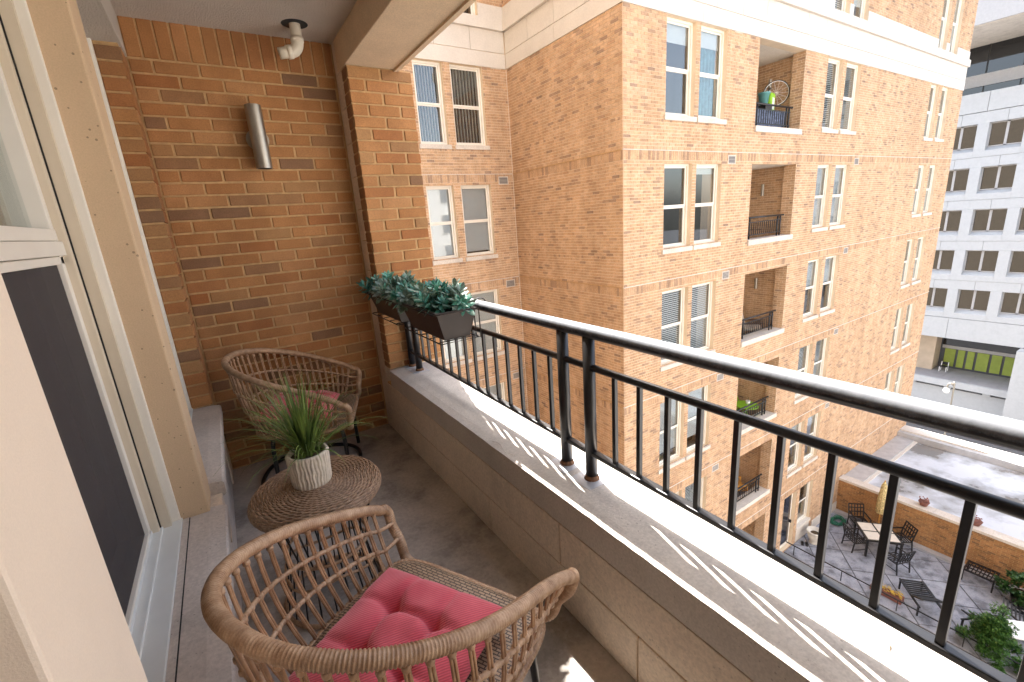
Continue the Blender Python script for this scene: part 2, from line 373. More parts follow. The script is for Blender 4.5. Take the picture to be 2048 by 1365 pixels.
# ---- ceiling beam
bm_ = thing('ceiling_beam', 'smooth tan concrete beam over the railing, resting on the brick pier', 'beam')
MB().box(1.027, 1.330, -4.6, -.05, 2.366, 2.9).build('beam', M['beam'], bm_, bevel=.004)
MB().box(1.318, 1.338, -4.6, -.19, 2.352, 2.3655).build('drip_edge', M['beam'], bm_)
MB().box(1.336, 1.350, -4.6, -.236, 2.356, 2.9).build('outer_lip', M['beam'], bm_)
# ---- parapet
pp = thing('parapet_wall', 'low tan concrete parapet with a worn grey cap under the railing', 'parapet')
def cap_top():
    m = MB(); nx, ny = 8, 120
    X = np.linspace(1.024, 1.336, nx); Yy = np.linspace(-4.6, -.236, ny); rr = random.Random(3)
    for j in range(ny):
        for i in range(nx):
            x = X[i]; z = .488 + rr.uniform(-.0008, .0008)
            if i in (0, nx-1): z -= .003+abs(rr.gauss(0, .0008)); x += (.0+abs(rr.gauss(0, .0006)))*(1 if i == 0 else -1)
            m.v.append((x, Yy[j], z))
    for j in range(ny-1):
        for i in range(nx-1): a = j*nx+i; m.f.append((a, a+1, a+nx+1, a+nx)); m.t.append(0)
    return m
m = cap_top(); n0 = len(m.v)
ny, nx = 120, 8
for j in range(ny):
    a = m.v[j*nx]; b = m.v[j*nx+nx-1]; m.v.append((a[0], a[1], .372)); m.v.append((b[0], b[1], .372))
for j in range(ny-1):
    m.f.append((j*nx, (j+1)*nx, n0+2*(j+1), n0+2*j)); m.f.append((j*nx+nx-1, n0+2*j+1, n0+2*(j+1)+1, (j+1)*nx+nx-1)); m.t += [0,0]
m.build('cap', M['cap'], pp, recalc=True)
def crack(pts, wd):
    m = MB(); P = smoothpath([(x, y, 0) for x, y in pts], 5); rs = random.Random(8)
    for i, p in enumerate(P):
        t = (P[min(i+1, len(P)-1)]-P[max(0, i-1)]).normalized(); n = Vector((-t.y, t.x, 0)); q = wd*rs.uniform(.4, 1.3)*(1 if 0 < i < len(P)-1 else .2); p = p+n*rs.uniform(-wd, wd)*.8
        m.v += [(p.x+n.x*q, p.y+n.y*q, .4902), (p.x-n.x*q, p.y-n.y*q, .4902)]
    for i in range(len(P)-1): m.f.append((2*i, 2*i+1, 2*i+3, 2*i+2)); m.t.append(0)
    m.build('crack', M['soil'], pp, recalc=True)
crack([(1.187,-2.90),(1.189,-2.92),(1.218,-2.94),(1.24,-2.965)], .0006); crack([(1.24,-2.965),(1.221,-2.969),(1.198,-2.964),(1.188,-2.959)], .0011)
MB().tube(smoothpath([(1.044,-1.60,.4895),(1.052,-1.632,.494),(1.053,-1.663,.491),(1.037,-1.717,.4905),(1.042,-1.748,.493),(1.054,-1.769,.490)], 5), .0012, 6).build('loose_wire', M['farsill'], pp, smooth=True)
MB().box(1.032, 1.33, -4.6, -.01, 0, .374).build('core', M['mortar'], pp)
yj = [-.01, -.95, -2.08, -3.2, -4.6]; yk = [-.01, -.55, -1.55, -2.45, -3.4, -4.6]
for zz, ys in (((.190, .364), yj), ((.004, .184), yk)):
    for a, b in zip(ys[:-1], ys[1:]): MB().box(1.0255+R.uniform(0,.0015), 1.05, b+.003, a-.003, zz[0], zz[1]).build('concrete_block', M['conc'], pp, bevel=.003)
MB().box(1.05, 1.334, -4.6, -.236, -.3, .37).build('outer_face', M['conc'], pp)
# ---- railing
rl = thing('balcony_railing', 'black steel balcony railing with a worn round handrail on the parapet, sky sheen painted grey on its top', 'railing')
RX = 1.184
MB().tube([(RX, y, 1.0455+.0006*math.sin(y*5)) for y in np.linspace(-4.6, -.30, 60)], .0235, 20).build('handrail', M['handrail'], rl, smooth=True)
MB().tube([(RX, -4.6, .919), (RX, -.262, .923)], .0125, 14).build('middle_rail', M['black'], rl, smooth=True)
MB().box(RX-.0135, RX+.0135, -4.6, -.262, .588, .604).build('bottom_rail', M['black'], rl, bevel=.003)
for y in (-.262, -.392, -1.947, -2.088, -3.64, -3.78):
    po = MB().tube([(RX, y, .489), (RX, y, 1.03)], .0215, 20).build('post', M['black'], rl, smooth=True)
    MB().lathe([(.0,.0165),(.0235,.016),(.0265,.006),(.029,.0)], (RX, y, .4885), 20).build('base_collar', M['rust'], po, smooth=True)
    MB().box(RX-.06, RX+.05, y-.055, y+.055, .4882, .4894).build('base_plate', M['flash'], po)
bal = MB().box(-.0072, .0072, -.0072, .0072, .604, .912).build('baluster', M['black'], rl, bevel=.0012)
yb = [-.505-.1045*i for i in range(14)] + [-2.2085-.1045*i for i in range(14)] + [-3.9-.1045*i for i in range(6)]
for i, y in enumerate(yb):
    o = bal if i == 0 else bal.copy()
    if i: C.objects.link(o)
    o.location = (RX, y, 0)
# ---- window wall on the left
ww = thing('window_wall', 'tan precast concrete window wall on the left with two white framed windows', 'wall')
MB().box(-.25, -.006, -4.6, .006, 0, .44).build('base_wall', M['sill'], ww)
MB().box(-.30, .0015, -4.6, .007, 2.358, 2.75).build('lintel', M['stucco'], ww)
def sillp(y0, y1, z, name='sill', drop=.014):
    m = MB(); P = [(-.20, z+.006), (-.02, z+.003), (.028, z-drop*.3), (.034, z-.012), (.034, z-.058), (.026, z-.066), (-.20, z-.066)]
    for y in (y0, y1):
        for a, b in P: m.v.append((a, y, b))
    n = len(P)
    for i in range(n): j = (i+1) % n; m.f.append((i, j, n+j, n+i))
    m.f.append(tuple(range(n-1, -1, -1))); m.f.append(tuple(range(n, 2*n))); m.t = [0]*len(m.f)
    return m.build(name, M['sill'], ww, recalc=True)
sillp(-1.215, -.2005, .512); sillp(-4.6, -1.332, .472)
MB().box(-.2, .020, -1.328, -1.219, .30, .462).build('sill_joint', M['conc'], ww)
MB().box(-.045, .002, -.199, -.012, .0, .45).build('pilaster_base', M['conc'], ww)
zt = 2.345; k = 0
MB().box(-.2, -.010, -.193, -.0, .44, 2.36).build('mortar', M['mortar'], ww)
while zt > .53:
    zb = max(zt-H, .513)
    brick(ww, (-.052, -.186, (zt+zb)/2), .098, zt-zb-JT, M['brick'], tone_near())
    brick(ww, (-.0135, -.100, (zt+zb)/2), .185, zt-zb-JT*.6, M['brick'], .25+R.random()*.45, rz=PI/2, dp=.024)
    zt -= H; k += 1
for y0, y1, x1, pm in ((-1.362, -1.195, -.016, 'post'), (-2.690, -2.465, -.016, 'post2')):
    MB().box(-.24, x1, y0, y1, .470 if y0 > -2 else .46, 2.36).build('precast_post', M[pm], ww, bevel=.006)
def near_window(y0, y1, zs, screen=True):
    wn = MB()
    # outer frame with stepped profile, both jambs
    for s, ye in ((1, y1), (-1, y0)):
        e = lambda a, b: (min(ye-s*a, ye-s*b), max(ye-s*a, ye-s*b))
        for (a, b, xa, xb) in ((-.02, .012, -.25, -.103), (.012, .036, -.25, -.128)):
            p, q = e(a, b); wn.box(xa, xb, p, q, zs, 2.36)
    wn.box(-.25, -.13, y0, y1, 2.30, 2.36)
    o = wn.build('window', M['white'], ww, bevel=.003)
    for s, ye in ((1, y1), (-1, y0)):
        a, b = ye-s*.036, ye-s*.040
        MB().box(-.25, -.1545, min(a, b), max(a, b), zs, 2.36).build('gasket', M['darkrub'], o)
        a, b = ye-s*.0402, ye-s*.0615
        MB().box(-.25, -.158, min(a, b), max(a, b), zs, 2.36).build('jamb_trim', M['cream'], o, bevel=.002)
        a, b = ye-s*.0362, ye-s*.0130
        MB().box(-.25, -.1265, min(a,b), max(a,b), zs, 2.34).build('jamb_liner', M['cream'], o)
        a, b = ye-s*.0615, ye-s*.09
        MB().box(-.26, -.178, min(a,b), max(a,b), zs+.02, 2.33).build('sash_stile', M['white'], o, bevel=.002)
    Y0, Y1 = y0+.062, y1-.062
    MB().box(-.26, -.176, Y0, Y1, 1.455, 1.487).build('upper_sash_rail', M['white'], o, bevel=.002)
    MB().box(-.26, -.168, Y0, Y1, 1.415, 1.4535).build('meeting_rail', M['white'], o, bevel=.002)
    MB().box(-.26, -.178, Y0, Y1, 1.392, 1.4135).build('lower_sash_rail', M['white'], o, bevel=.002)
    MB().box(-.26, -.178, Y0, Y1, zs, zs+.035).build('bottom_rail', M['white'], o, bevel=.002)
    MB().box(-.222, -.214, Y0, Y1, 1.48, 2.33).build('pane', M['glass'], o)
    MB().box(-.232, -.224, Y0, Y1, zs+.03, 1.40).build('pane', M['glass'], o)
    if screen: MB().box(-.1905, -.1895, Y0+.02, Y1-.02, zs+.03, 1.396).build('insect_screen', M['screen'], o)
    th = MB().box(-.18, -.098, y0+.001, y1-.001, zs-.012, zs+.006); th.box(-.18, -.150, y0+.001, y1-.001, zs+.004, zs+.014); th.box(-.184, -.176, y0+.001, y1-.001, zs+.01, zs+.026)
    th.build('metal_sill', M['alu'], o, bevel=.002)
    # drape folds behind the pane
    dr = MB(); n = 90
    for i in range(n+1):
        y = Y0+(Y1-Y0)*i/n; x = -.36+.03*math.sin(i*.9)+.012*math.sin(i*2.3)
        dr.v += [(x, y, zs), (x, y, 2.3)]
    for i in range(n): dr.f.append((2*i, 2*i+1, 2*i+3, 2*i+2)); dr.t.append(0)
    dr.build('drape', M['drape'], o, smooth=True)
near_window(-2.465, -1.362, .480); near_window(-1.195, -.2, .520, False); near_window(-3.8, -2.69, .48)
MB().box(-.097, -.080, -2.465, -1.364, .470, .4785).build('sealant', M['sill'], ww)
MB().box(-.0805, -.0765, -2.465, -1.364, .470, .4765).build('joint_line', M['darkrub'], ww)
rm = MB(); rm.box(-3.2, -3.1, -5, 1, -.2, 2.9); rm.box(-3.2, -.26, -5.1, -5, -.2, 2.9); rm.box(-3.2, -.26, 1, 1.1, -.2, 2.9); rm.box(-3.2, -.26, -5, 1, -.2, -.1); rm.box(-3.2, -.26, -5, 1, 2.6, 2.9)
rm.build('room_lining', M['room'], ww)
# ---- wall lamp
lp = thing('wall_lamp', 'brushed steel up and down cylinder lamp on the orange brick end wall', 'lamp')
LX, LY = .520, -.075
MB().lathe([(.036,1.815),(.0425,1.812),(.0425,1.978),(.0418,1.979),(.0418,1.983),(.0425,1.984),(.0425,2.150),(.0385,2.150),(.0385,2.10),(0,2.10)], (LX, LY, 0), 36).build('cylinder', M['steel'], lp, smooth=False)
MB().lathe([(0,1.83),(.036,1.83),(.036,1.815)], (LX, LY, 0), 36).build('lower_lens', M['dark'], lp)
m = MB().lathe([(0,-.014),(.058,-.014),(.060,-.010),(.060,.004)], (0,0,0), 36); m.v = [(LX+x, z-.001, 1.98+y) for x, y, z in m.v]; m.build('wall_plate', M['steel'], lp, recalc=True)
MB().box(LX-.015, LX+.015, LY+.035, -.008, 1.965, 1.995).build('arm', M['steel'], lp)
# ---- drain pipe
dp = thing('drain_pipe', 'cream plastic drain pipe elbow coming out of the stucco ceiling', 'pipe')
px, py = .790, -.215
path = smoothpath([(px,py,2.545),(px,py,2.49),(px,py,2.462)], 4)
MB().tube(path, .0285, 20).build('pipe', M['pvc'], dp, smooth=True)
el = [(px,py,2.47)]
for i in range(9):
    a = i/8*PI*.46; el.append((px-.055*(1-math.cos(a)), py+.006*i/8, 2.455-.055*math.sin(a)))
l = Vector(el[-1]); tdir = (l-Vector(el[-2])).normalized()
MB().tube(el, .0315, 20).build('elbow', M['pvc'], dp, smooth=True)
MB().tube([l-tdir*.012, l+tdir*.055], .0285, 20).build('spout', M['pvc'], dp, smooth=True)
MB().tube([l-tdir*.012, l+tdir*.014], .0345, 20).build('collar', M['pvc'], dp, smooth=True)
MB().tube([(px,py,2.452),(px,py,2.476)], .0345, 20).build('collar', M['pvc'], dp, smooth=True)
MB().lathe([(.0,2.5392),(.066,2.5392),(.068,2.5398)], (px, py, 0), 30).build('ceiling_hole', M['dark'], dp)
# ------------------------------------------------------------------ wicker chairs
def rim_plan(w=.332, w1=.340, uf=.206, b=.408, zf=.518, zb=.782, ex=.824, n=44):
    P = [(k, w+(w1-w)*(k/uf)**2) for k in np.linspace(uf, 0, 10, endpoint=False)]
    for a in np.linspace(0, PI, n): P.append((-b*math.sin(a)**(2/2.2), w*(1 if math.cos(a) >= 0 else -1)*abs(math.cos(a))**(2/2.2)))
    P += [(k, -(w+(w1-w)*(k/uf)**2)) for k in np.linspace(0, uf, 11)[1:]]
    return [Vector((u, v, zf+(zb-zf)*max(0, min(1, (uf-u)/(uf+b)))**ex)) for u, v in P]
SEATZ = .365
def resample(P, step):
    P = [Vector(p) for p in P]; L = [0]
    for a, b in zip(P[:-1], P[1:]): L.append(L[-1]+(b-a).length)
    n = max(2, int(L[-1]/step)); out = []; j = 0
    for i in range(n+1):
        s = L[-1]*i/n
        while j < len(P)-2 and L[j+1] < s: j += 1
        t = (s-L[j])/max(1e-9, L[j+1]-L[j]); out.append(P[j].lerp(P[j+1], min(1, t)))
    return out
def wrapped(P, r, pitch, n=12, amp=.12):
    Q = resample(P, pitch/3); rr = []
    ph = 0
    for i in range(len(Q)):
        k = i % 3; rr.append(r*(1-amp if k == 0 else 1+amp*.35)*(1+.012*math.sin(i*1.7)))
    return Q, rr, n
def seat_plan(s=1.0, n=60):
    P = []
    for a in np.linspace(0, 2*PI, n, endpoint=False):
        c, q = math.cos(a), math.sin(a)
        ex = 6.0 if c > 0 else 2.6; u = (.215 if c > 0 else .315)*abs(c)**(2/ex)*(1 if c > 0 else -1); v = .275*abs(q)**(2/ex)*(1 if q > 0 else -1)
        P.append((u*s, v*s))
    return P
def make_chair(label):
    t = thing('wicker_chair', label, 'chair', group='wicker tub chairs on the balcony')
    rp = rim_plan()
    # arms bend down at the front into the seat corners
    def down(e, s):
        return [e+Vector((.018, 0, -.006)), e+Vector((.030, -s*.004, -.03)), e+Vector((.026, -s*.016, -.07)), Vector((.226, s*.292, SEATZ+.045)), Vector((.222, s*.276, SEATZ+.0)), Vector((.212, s*.255, SEATZ-.014)), Vector((.205, s*.22, SEATZ-.016))]
    path = list(reversed(down(rp[0], 1))) + rp + down(rp[-1], -1)
    path = smoothpath(path, 5)
    Q, rr, n = wrapped(path, .0165, .0072, 14); MB().tube(Q, rr, n).build('rim', M['wicker'], t, smooth=True)
    # seat
    sp = seat_plan(); m = MB(); rings = [(.0, .004), (.35, .004), (.7, .006), (.93, .008), (1.0, .0), (1.0, -.022), (.93, -.03), (0, -.03)]
    for s, dz in rings:
        for u, v in sp: m.v.append((u*s, v*s, SEATZ+dz))
    k = len(sp)
    for i in range(len(rings)-1):
        for j in range(k): l = (j+1) % k; m.f.append((i*k+j, i*k+l, (i+1)*k+l, (i+1)*k+j)); m.t.append(0)
    seat = m.build('seat', M['weave'], t, smooth=True, recalc=True)
    Q, rr, n = wrapped([(u, v, SEATZ-.01) for u, v in seat_plan(1.01)]+[(sp[0][0]*1.01, sp[0][1]*1.01, SEATZ-.01)], .0125, .011, 10, .12); MB().tube(Q, rr, n).build('seat_edge', M['wicker'], t, smooth=True)
    # spindles: a pair of thin rods each, tied at rim and hoops
    RS = resample(rp, .0425)[1:-1]
    def low(p):
        ang = math.atan2(p.y, p.x+.02)
        c, q = math.cos(ang), math.sin(ang)
        e = 1/((abs(c)/(.20 if c > 0 else .315))**2.6+(abs(q)/.275)**2.6)**(1/2.6)
        return Vector((c*e-.0, q*e, SEATZ-.004))
    hoops = [[], []]
    for i, p in enumerate(RS):
        b = low(p); tg = (RS[min(i+1, len(RS)-1)]-RS[max(0, i-1)]).normalized()
        def at(s):
            q = p.lerp(b, s); bow = math.sin(s*PI)*.016; out = Vector((p.x, p.y, 0)); out.normalize() if out.length > 0 else None
            q += out*bow; q.z = p.z + (b.z-p.z)*s; return q
        rod = MB()
        for sgn in (-1, 1):
            rod.tube([at(s)+tg*(sgn*.0042*(1-.3*abs(s-.5))) for s in (0.02, .08, .2, .35, .5, .65, .8, .92, 1)], .0036, 6)
        o = rod.build('spindle', M['wicker2'], t, smooth=True)
        for s, rad in ((.075, .0085), (.36, .0105), (.66, .0105)):
            q = at(s); d = (at(s+.03)-at(s-.03)).normalized()
            kn = MB(); kn.tube([q-d*.007, q-d*.004, q, q+d*.004, q+d*.007], [rad*.75, rad, rad*1.05, rad, rad*.75], 8)
            kn.build('knot', M['wicker'], o, smooth=True)
        hoops[0].append(at(.36)); hoops[1].append(at(.66))
    e0, e1 = path[14], path[-15]
    for hp, zf in zip(hoops, (.36, .66)):
        a = rp[0].lerp(Vector((.208, .262, SEATZ)), zf); b = rp[-1].lerp(Vector((.208, -.262, SEATZ)), zf); a.x += .02; b.x += .02
        Q, rr, n = wrapped(smoothpath([a]+hp+[b], 3), .0068, .0125, 8, .16); MB().tube(Q, rr, n).build('hoop', M['wicker'], t, smooth=True)
    # black tube base
    ring = []
    for a in np.linspace(0, 2*PI, 48, endpoint=False):
        c, q = math.cos(a), math.sin(a); ring.append((-.06+(.26 if c > 0 else .30)*abs(c)**(2/2.4)*(1 if c > 0 else -1), .285*abs(q)**(2/2.4)*(1 if q > 0 else -1), .0125))
    MB().tube(ring, .012, 10, closed=True).build('base_ring', M['black'], t, smooth=True)
    for u, v in ((.17, .225), (.17, -.225), (-.22, .2), (-.22, -.2)):
        MB().tube(smoothpath([(u*1.0, v*1.1, .014), (u*1.0, v*1.08, .06), (u*.98, v*1.0, .30), (u*.8, v*.9, .332), (u*.3, v*.7, .334)], 6), .0115, 10).build('leg', M['black'], t, smooth=True)
    return t
def weavemat():
    m, N, L, b = newmat('seat_weave'); t = N.new('ShaderNodeTexCoord')
    br = N.new('ShaderNodeTexBrick'); br.inputs['Scale'].default_value = 1; br.inputs['Brick Width'].default_value = .022; br.inputs['Row Height'].default_value = .009; br.inputs['Mortar Size'].default_value = .0016
    mp = N.new('ShaderNodeMapping'); mp.inputs['Rotation'].default_value = (0, 0, 1.57); L.new(t.outputs['Object'], mp.inputs[0]); L.new(mp.outputs[0], br.inputs[0])
    br.inputs['Color1'].default_value = (.40,.28,.18,1); br.inputs['Color2'].default_value = (.30,.20,.12,1); br.inputs['Mortar'].default_value = (.06,.035,.02,1)
    L.new(br.outputs[0], b.inputs['Base Color']); b.inputs['Roughness'].default_value = .5
    iv = N.new('ShaderNodeMath'); iv.operation = 'SUBTRACT'; iv.inputs[0].default_value = 1; L.new(br.outputs['Fac'], iv.inputs[1]); bump(N, L, b, iv.outputs[0], .003); return m
M['weave'] = weavemat()
ch1 = make_chair('wicker tub chair in the foreground with a pink cushion, seen from behind')
ch1.location = (.452, -2.225, 0); ch1.rotation_euler = (0, 0, .483)
ch2 = copy_tree(ch1); ch2['label'] = 'wicker tub chair against the brick end wall, behind the round table'
ch2.location = (.512, -.368, 0); ch2.rotation_euler = (0, 0, -.335)
def make_cushion(label, parent_loc, rz, W=.40, tilt=0):
    n = 56; top = []; m = MB()
    tufts = [(-.32, -.32), (.32, -.32), (-.32, .32), (.32, .32)]
    def hgt(a, b):
        e = (max(0, 1-abs(a)**3.2))**.5*(max(0, 1-abs(b)**3.2))**.5
        h = .062*e
        for p, q in tufts:
            d = math.hypot(a-p, b-q); h -= .040*math.exp(-(d/.13)**2)*e
            h -= .010*e*math.exp(-((a-p)/.05)**2)*math.exp(-abs(b)*1.0)+.010*e*math.exp(-((b-q)/.05)**2)*math.exp(-abs(a)*1.0)
        h += .0030*math.sin(a*9+b*4)*e+.002*math.sin(b*13-a*5)*e
        return h
    for sgn in (1, -1):
        for i in range(n+1):
            for j in range(n+1):
                a = -1+2*i/n; b = -1+2*j/n
                k = 1-.045*(1-abs(b)**2)*abs(a)**6; l = 1-.045*(1-abs(a)**2)*abs(b)**6
                m.v.append((a*k*W/2, b*l*W/2, .05+sgn*hgt(a, b)*(1 if sgn > 0 else .6)))
    q = (n+1)**2
    for i in range(n):
        for j in range(n):
            a = i*(n+1)+j; m.f.append((a, a+n+1, a+n+2, a+1)); m.f.append((q+a, q+a+1, q+a+n+2, q+a+n+1)); m.t += [0, 0]
    t = thing('seat_cushion', label, 'cushion', parent_loc, rz); t.rotation_euler = (0, tilt, rz)
    m.build('cover', M['cushion'], t, smooth=True)
    for a, b in tufts: MB().lathe([(0,.004),(.005,.003),(.007,0)], (a*W/2, b*W/2, .05+hgt(a, b)), 10).build('button', M['cushion'], t, smooth=True)
    return t
def loc2w(ch, u, v):
    c, s = math.cos(ch.rotation_euler.z), math.sin(ch.rotation_euler.z); return ch.location.x+c*u-s*v, ch.location.y+s*u+c*v
x, y = loc2w(ch1, -.085, .0); make_cushion('pink tufted square cushion on the foreground wicker chair', (x, y, .362), .483+.06, .41, -.05)
x, y = loc2w(ch2, -.09, .0); make_cushion('red tufted cushion on the far wicker chair by the brick wall', (x, y, .375), -.335, .40, .12)
# ------------------------------------------------------------------ round wicker table
tb = thing('wicker_table', 'round woven wicker side table on thin black legs between the chairs', 'table', (.335, -1.465, 0))
TR, TZ = .228, .505
MB().lathe([(0,TZ-.012),(.19,TZ-.013),(TR-.006,TZ-.022),(TR-.004,TZ-.05),(.18,TZ-.055),(0,TZ-.055)], n=48).build('core', M['brownw'], tb)
NR = 44; prof = []
for i in range(NR):
    if i < 31: prof.append((.012+(TR-.018)*i/31, TZ-.006-.010*max(0, i/31-.7)**2*8))
    else: k = (i-31)/12; prof.append((TR-.006+.012*math.sin(k*PI*.85), TZ-.014-.042*k))
for i, (rad, z) in enumerate(prof):
    nr = 12 if rad < .05 else (24 if rad < .11 else 48); seg = nr*4; P = []
    for j in range(seg):
        a = 2*PI*j/seg; w_ = math.sin(a*nr/2+PI*(i % 2)); e = .0024*w_
        P.append(((rad+(e if i >= 33 else 0))*math.cos(a), (rad+(e if i >= 33 else 0))*math.sin(a), z+(e if i < 33 else 0)))
    MB().tube(P, .0039, 6, closed=True).build('woven_strand', M['wickert'], tb, smooth=True)
for i in range(24):
    a = 2*PI*i/24; MB().bar((.02*math.cos(a), .02*math.sin(a), TZ-.006), ((TR-.015)*math.cos(a), (TR-.015)*math.sin(a), TZ-.009), .006, .004).build('rib', M['wickert'], tb)
for i in range(20):
    a0 = 2*PI*i/20+.05
    if i % 5 == 0: pass
    MB().tube([(.195*math.cos(a0), .195*math.sin(a0), TZ-.05), (.150*math.cos(a0+.05), .150*math.sin(a0+.05), .24), (.185*math.cos(a0+.1), .185*math.sin(a0+.1), .012)], .0034, 6).build('leg', M['black'], tb, smooth=True)
for rad, z, r in ((.190, .014, .0095), (.153, .24, .0075), (.165, .16, .006)):
    P = [(rad*math.cos(a), rad*math.sin(a), z+(.02*math.sin(3*a) if r < .007 else 0)) for a in np.linspace(0, 2*PI, 65)]
    Q, rr, n = wrapped(P, r, .010, 8, .12); MB().tube(Q, rr, n).build('ring', M['wicker'], tb, smooth=True)
# ---- potted grass
pt = thing('potted_grass', 'tall spiky grass in a cream ribbed ceramic pot on the wicker table', 'plant', (.328, -1.445, TZ-.003))
rrib = random.Random(11); ribs = [(rrib.uniform(.6, 1.2), rrib.uniform(0, 6.28), rrib.uniform(.25, .8)) for _ in range(34)]
m = MB(); na, nz = 272, 22; PH = .128
for k in range(nz+1):
    z = PH*k/nz; base = .066+.006*(k/nz)
    for j in range(na):
        a = 2*PI*j/na; ii = a/(2*PI)*34; fl = ribs[int(ii) % 34]
        wob = .45*math.sin(z*62*fl[2]+fl[1])+.25*math.sin(z*130+fl[1]*2)
        rid = abs(math.sin((ii+wob*.42)*PI)); m.v.append(((base+.0052*rid*fl[0]*(1 if 0 < k < nz else .3))*math.cos(a), (base+.0052*rid*fl[0]*(1 if 0 < k < nz else .3))*math.sin(a), z))
for k in range(nz):
    for j in range(na): l = (j+1) % na; m.f.append((k*na+j, k*na+l, (k+1)*na+l, (k+1)*na+j)); m.t.append(0)
b0 = len(m.v)
for rad, z in ((.0715, PH+.002), (.063, PH+.001), (.061, PH-.022)):
    for j in range(na): a = 2*PI*j/na; m.v.append((rad*math.cos(a), rad*math.sin(a), z))
prev = nz*na
for q in range(3):
    cur = b0+q*na
    for j in range(na): l = (j+1) % na; m.f.append((prev+j, prev+l, cur+l, cur+j)); m.t.append(0)
    prev = cur
m.build('pot', M['potc'], pt, smooth=True)
MB().lathe([(0,PH-.012),(.03,PH-.009),(.0625,PH-.016)], n=24).build('soil', M['soil'], pt, smooth=True)
rg = random.Random(5)
for i in range(300):
    a = rg.uniform(0, 2*PI); lean = abs(rg.gauss(0, .72)) if i > 22 else rg.uniform(1.1, 1.75); lean = min(lean, 1.8)
    Ln = rg.uniform(.18, .345) if i > 16 else rg.uniform(.24, .36)
    droop = rg.uniform(.1, .6)+(.5 if lean > 1 else 0); r0 = abs(rg.gauss(0, .016)); wd = rg.uniform(.0016, .0034)
    p = Vector((r0*math.cos(a), r0*math.sin(a), PH-.015)); th = lean*.62; az = a+rg.gauss(0, .3); m = MB(); nseg = 7; side = Vector((-math.sin(az), math.cos(az), 0)); tw = rg.uniform(-.5, .5)
    for k in range(nseg+1):
        s = k/nseg; ww_ = wd*(1-s**2.2)+.0002; sd = (side*math.cos(tw)+Vector((0,0,1))*math.sin(tw))
        m.v += [tuple(p-sd*ww_), tuple(p+Vector((0,0,.0006))), tuple(p+sd*ww_)]
        th2 = th+(lean*.45+droop)*s*s*1.0 if lean > .25 else th+droop*.3*s
        p = p+Vector((math.sin(th2)*math.cos(az), math.sin(th2)*math.sin(az), math.cos(th2)))*(Ln/nseg)
    for k in range(nseg):
        for q in (0, 1): m.f.append((3*k+q, 3*k+q+1, 3*k+q+4, 3*k+q+3)); m.t.append(0)
    m.build('grass_blade', M['grass'], pt, smooth=True)
# ------------------------------------------------------------------ planters on the handrail
def rack(y0, y1, label):
    t = thing('planter_rack', label, 'rack', ((.93+1.145)/2, (y0+y1)/2, .905), group='wire racks hooked on the handrail')
    ox, oy, oz = t.location
    def part(nm, pts, r=.003, closed=False): MB().tube([(a-ox, b-oy, c-oz) for a, b, c in pts], r, 6, closed).build(nm, M['rack'], t, smooth=True)
    xa, xb, zr, zb = .925, 1.150, 1.045, .905
    part('rim_wire', [(xa,y0,zr),(xb,y0,zr),(xb,y1,zr),(xa,y1,zr)], closed=True)
    part('base_wire', [(xa+.03,y0+.02,zb),(xb,y0+.02,zb),(xb,y1-.02,zb),(xa+.03,y1-.02,zb)], closed=True)
    for k in range(5):
        y = y0+.04+(y1-y0-.08)*k/4; part('cross_wire', [(xa+.03,y,zb+.005),(xb,y,zb+.005)])
    for y in (y0+.003, y1-.003):
        part('side_wire', [(xb,y,zr),(xb,y,zb)]); 
    for y in (y0+.05, y1-.05):
        P = [(xb,y,zb),(xb,y,zr)]+[(RX-.034*math.cos(a)*1.0, y, 1.048+.034*math.sin(a)) for a in np.linspace(0, PI, 9)]+[(RX+.034,y,1.03)]
        part('hook', P)
    return t
rack(-.80, -.262, 'wire rack on the handrail nearest the brick pier, under the far planter box')
rack(-1.385, -.865, 'wire rack hooked on the handrail under the near planter box')
def planter(y0, y1, label):
    t = thing('planter_box', label, 'planter', (1.04, (y0+y1)/2, .913), group='planter boxes on the railing')
    hy = (y1-y0)/2; m = MB()
    def lay(xa, xb, h, z): m.v.extend([(xa,-h,z),(xb,-h,z),(xb,h,z),(xa,h,z)])
    lay(-.055,.075,hy-.035,0); lay(-.095,.098,hy,.125); lay(-.103,.104,hy+.006,.127); lay(-.103,.104,hy+.006,.137); lay(-.088,.09,hy-.008,.137); lay(-.082,.085,hy-.014,.10)
    m.f.append((3,2,1,0))
    for k in range(5):
        for j in range(4): l = (j+1) % 4; m.f.append((4*k+j, 4*k+l, 4*k+4+l, 4*k+4+j))
    m.f.append((20,21,22,23)); m.t = [0]*len(m.f); m.build('box', M['planter'], t, bevel=0)
    MB().box(-.084,.087,-hy+.012,hy-.012,.09,.104).build('soil', M['soil'], t)
    return t
planter(-.795, -.30, 'dark brown plastic planter box on the rail closest to the brick pier')
planter(-1.375, -.90, 'dark brown trapezoid planter box at the near end of the two, on the handrail')
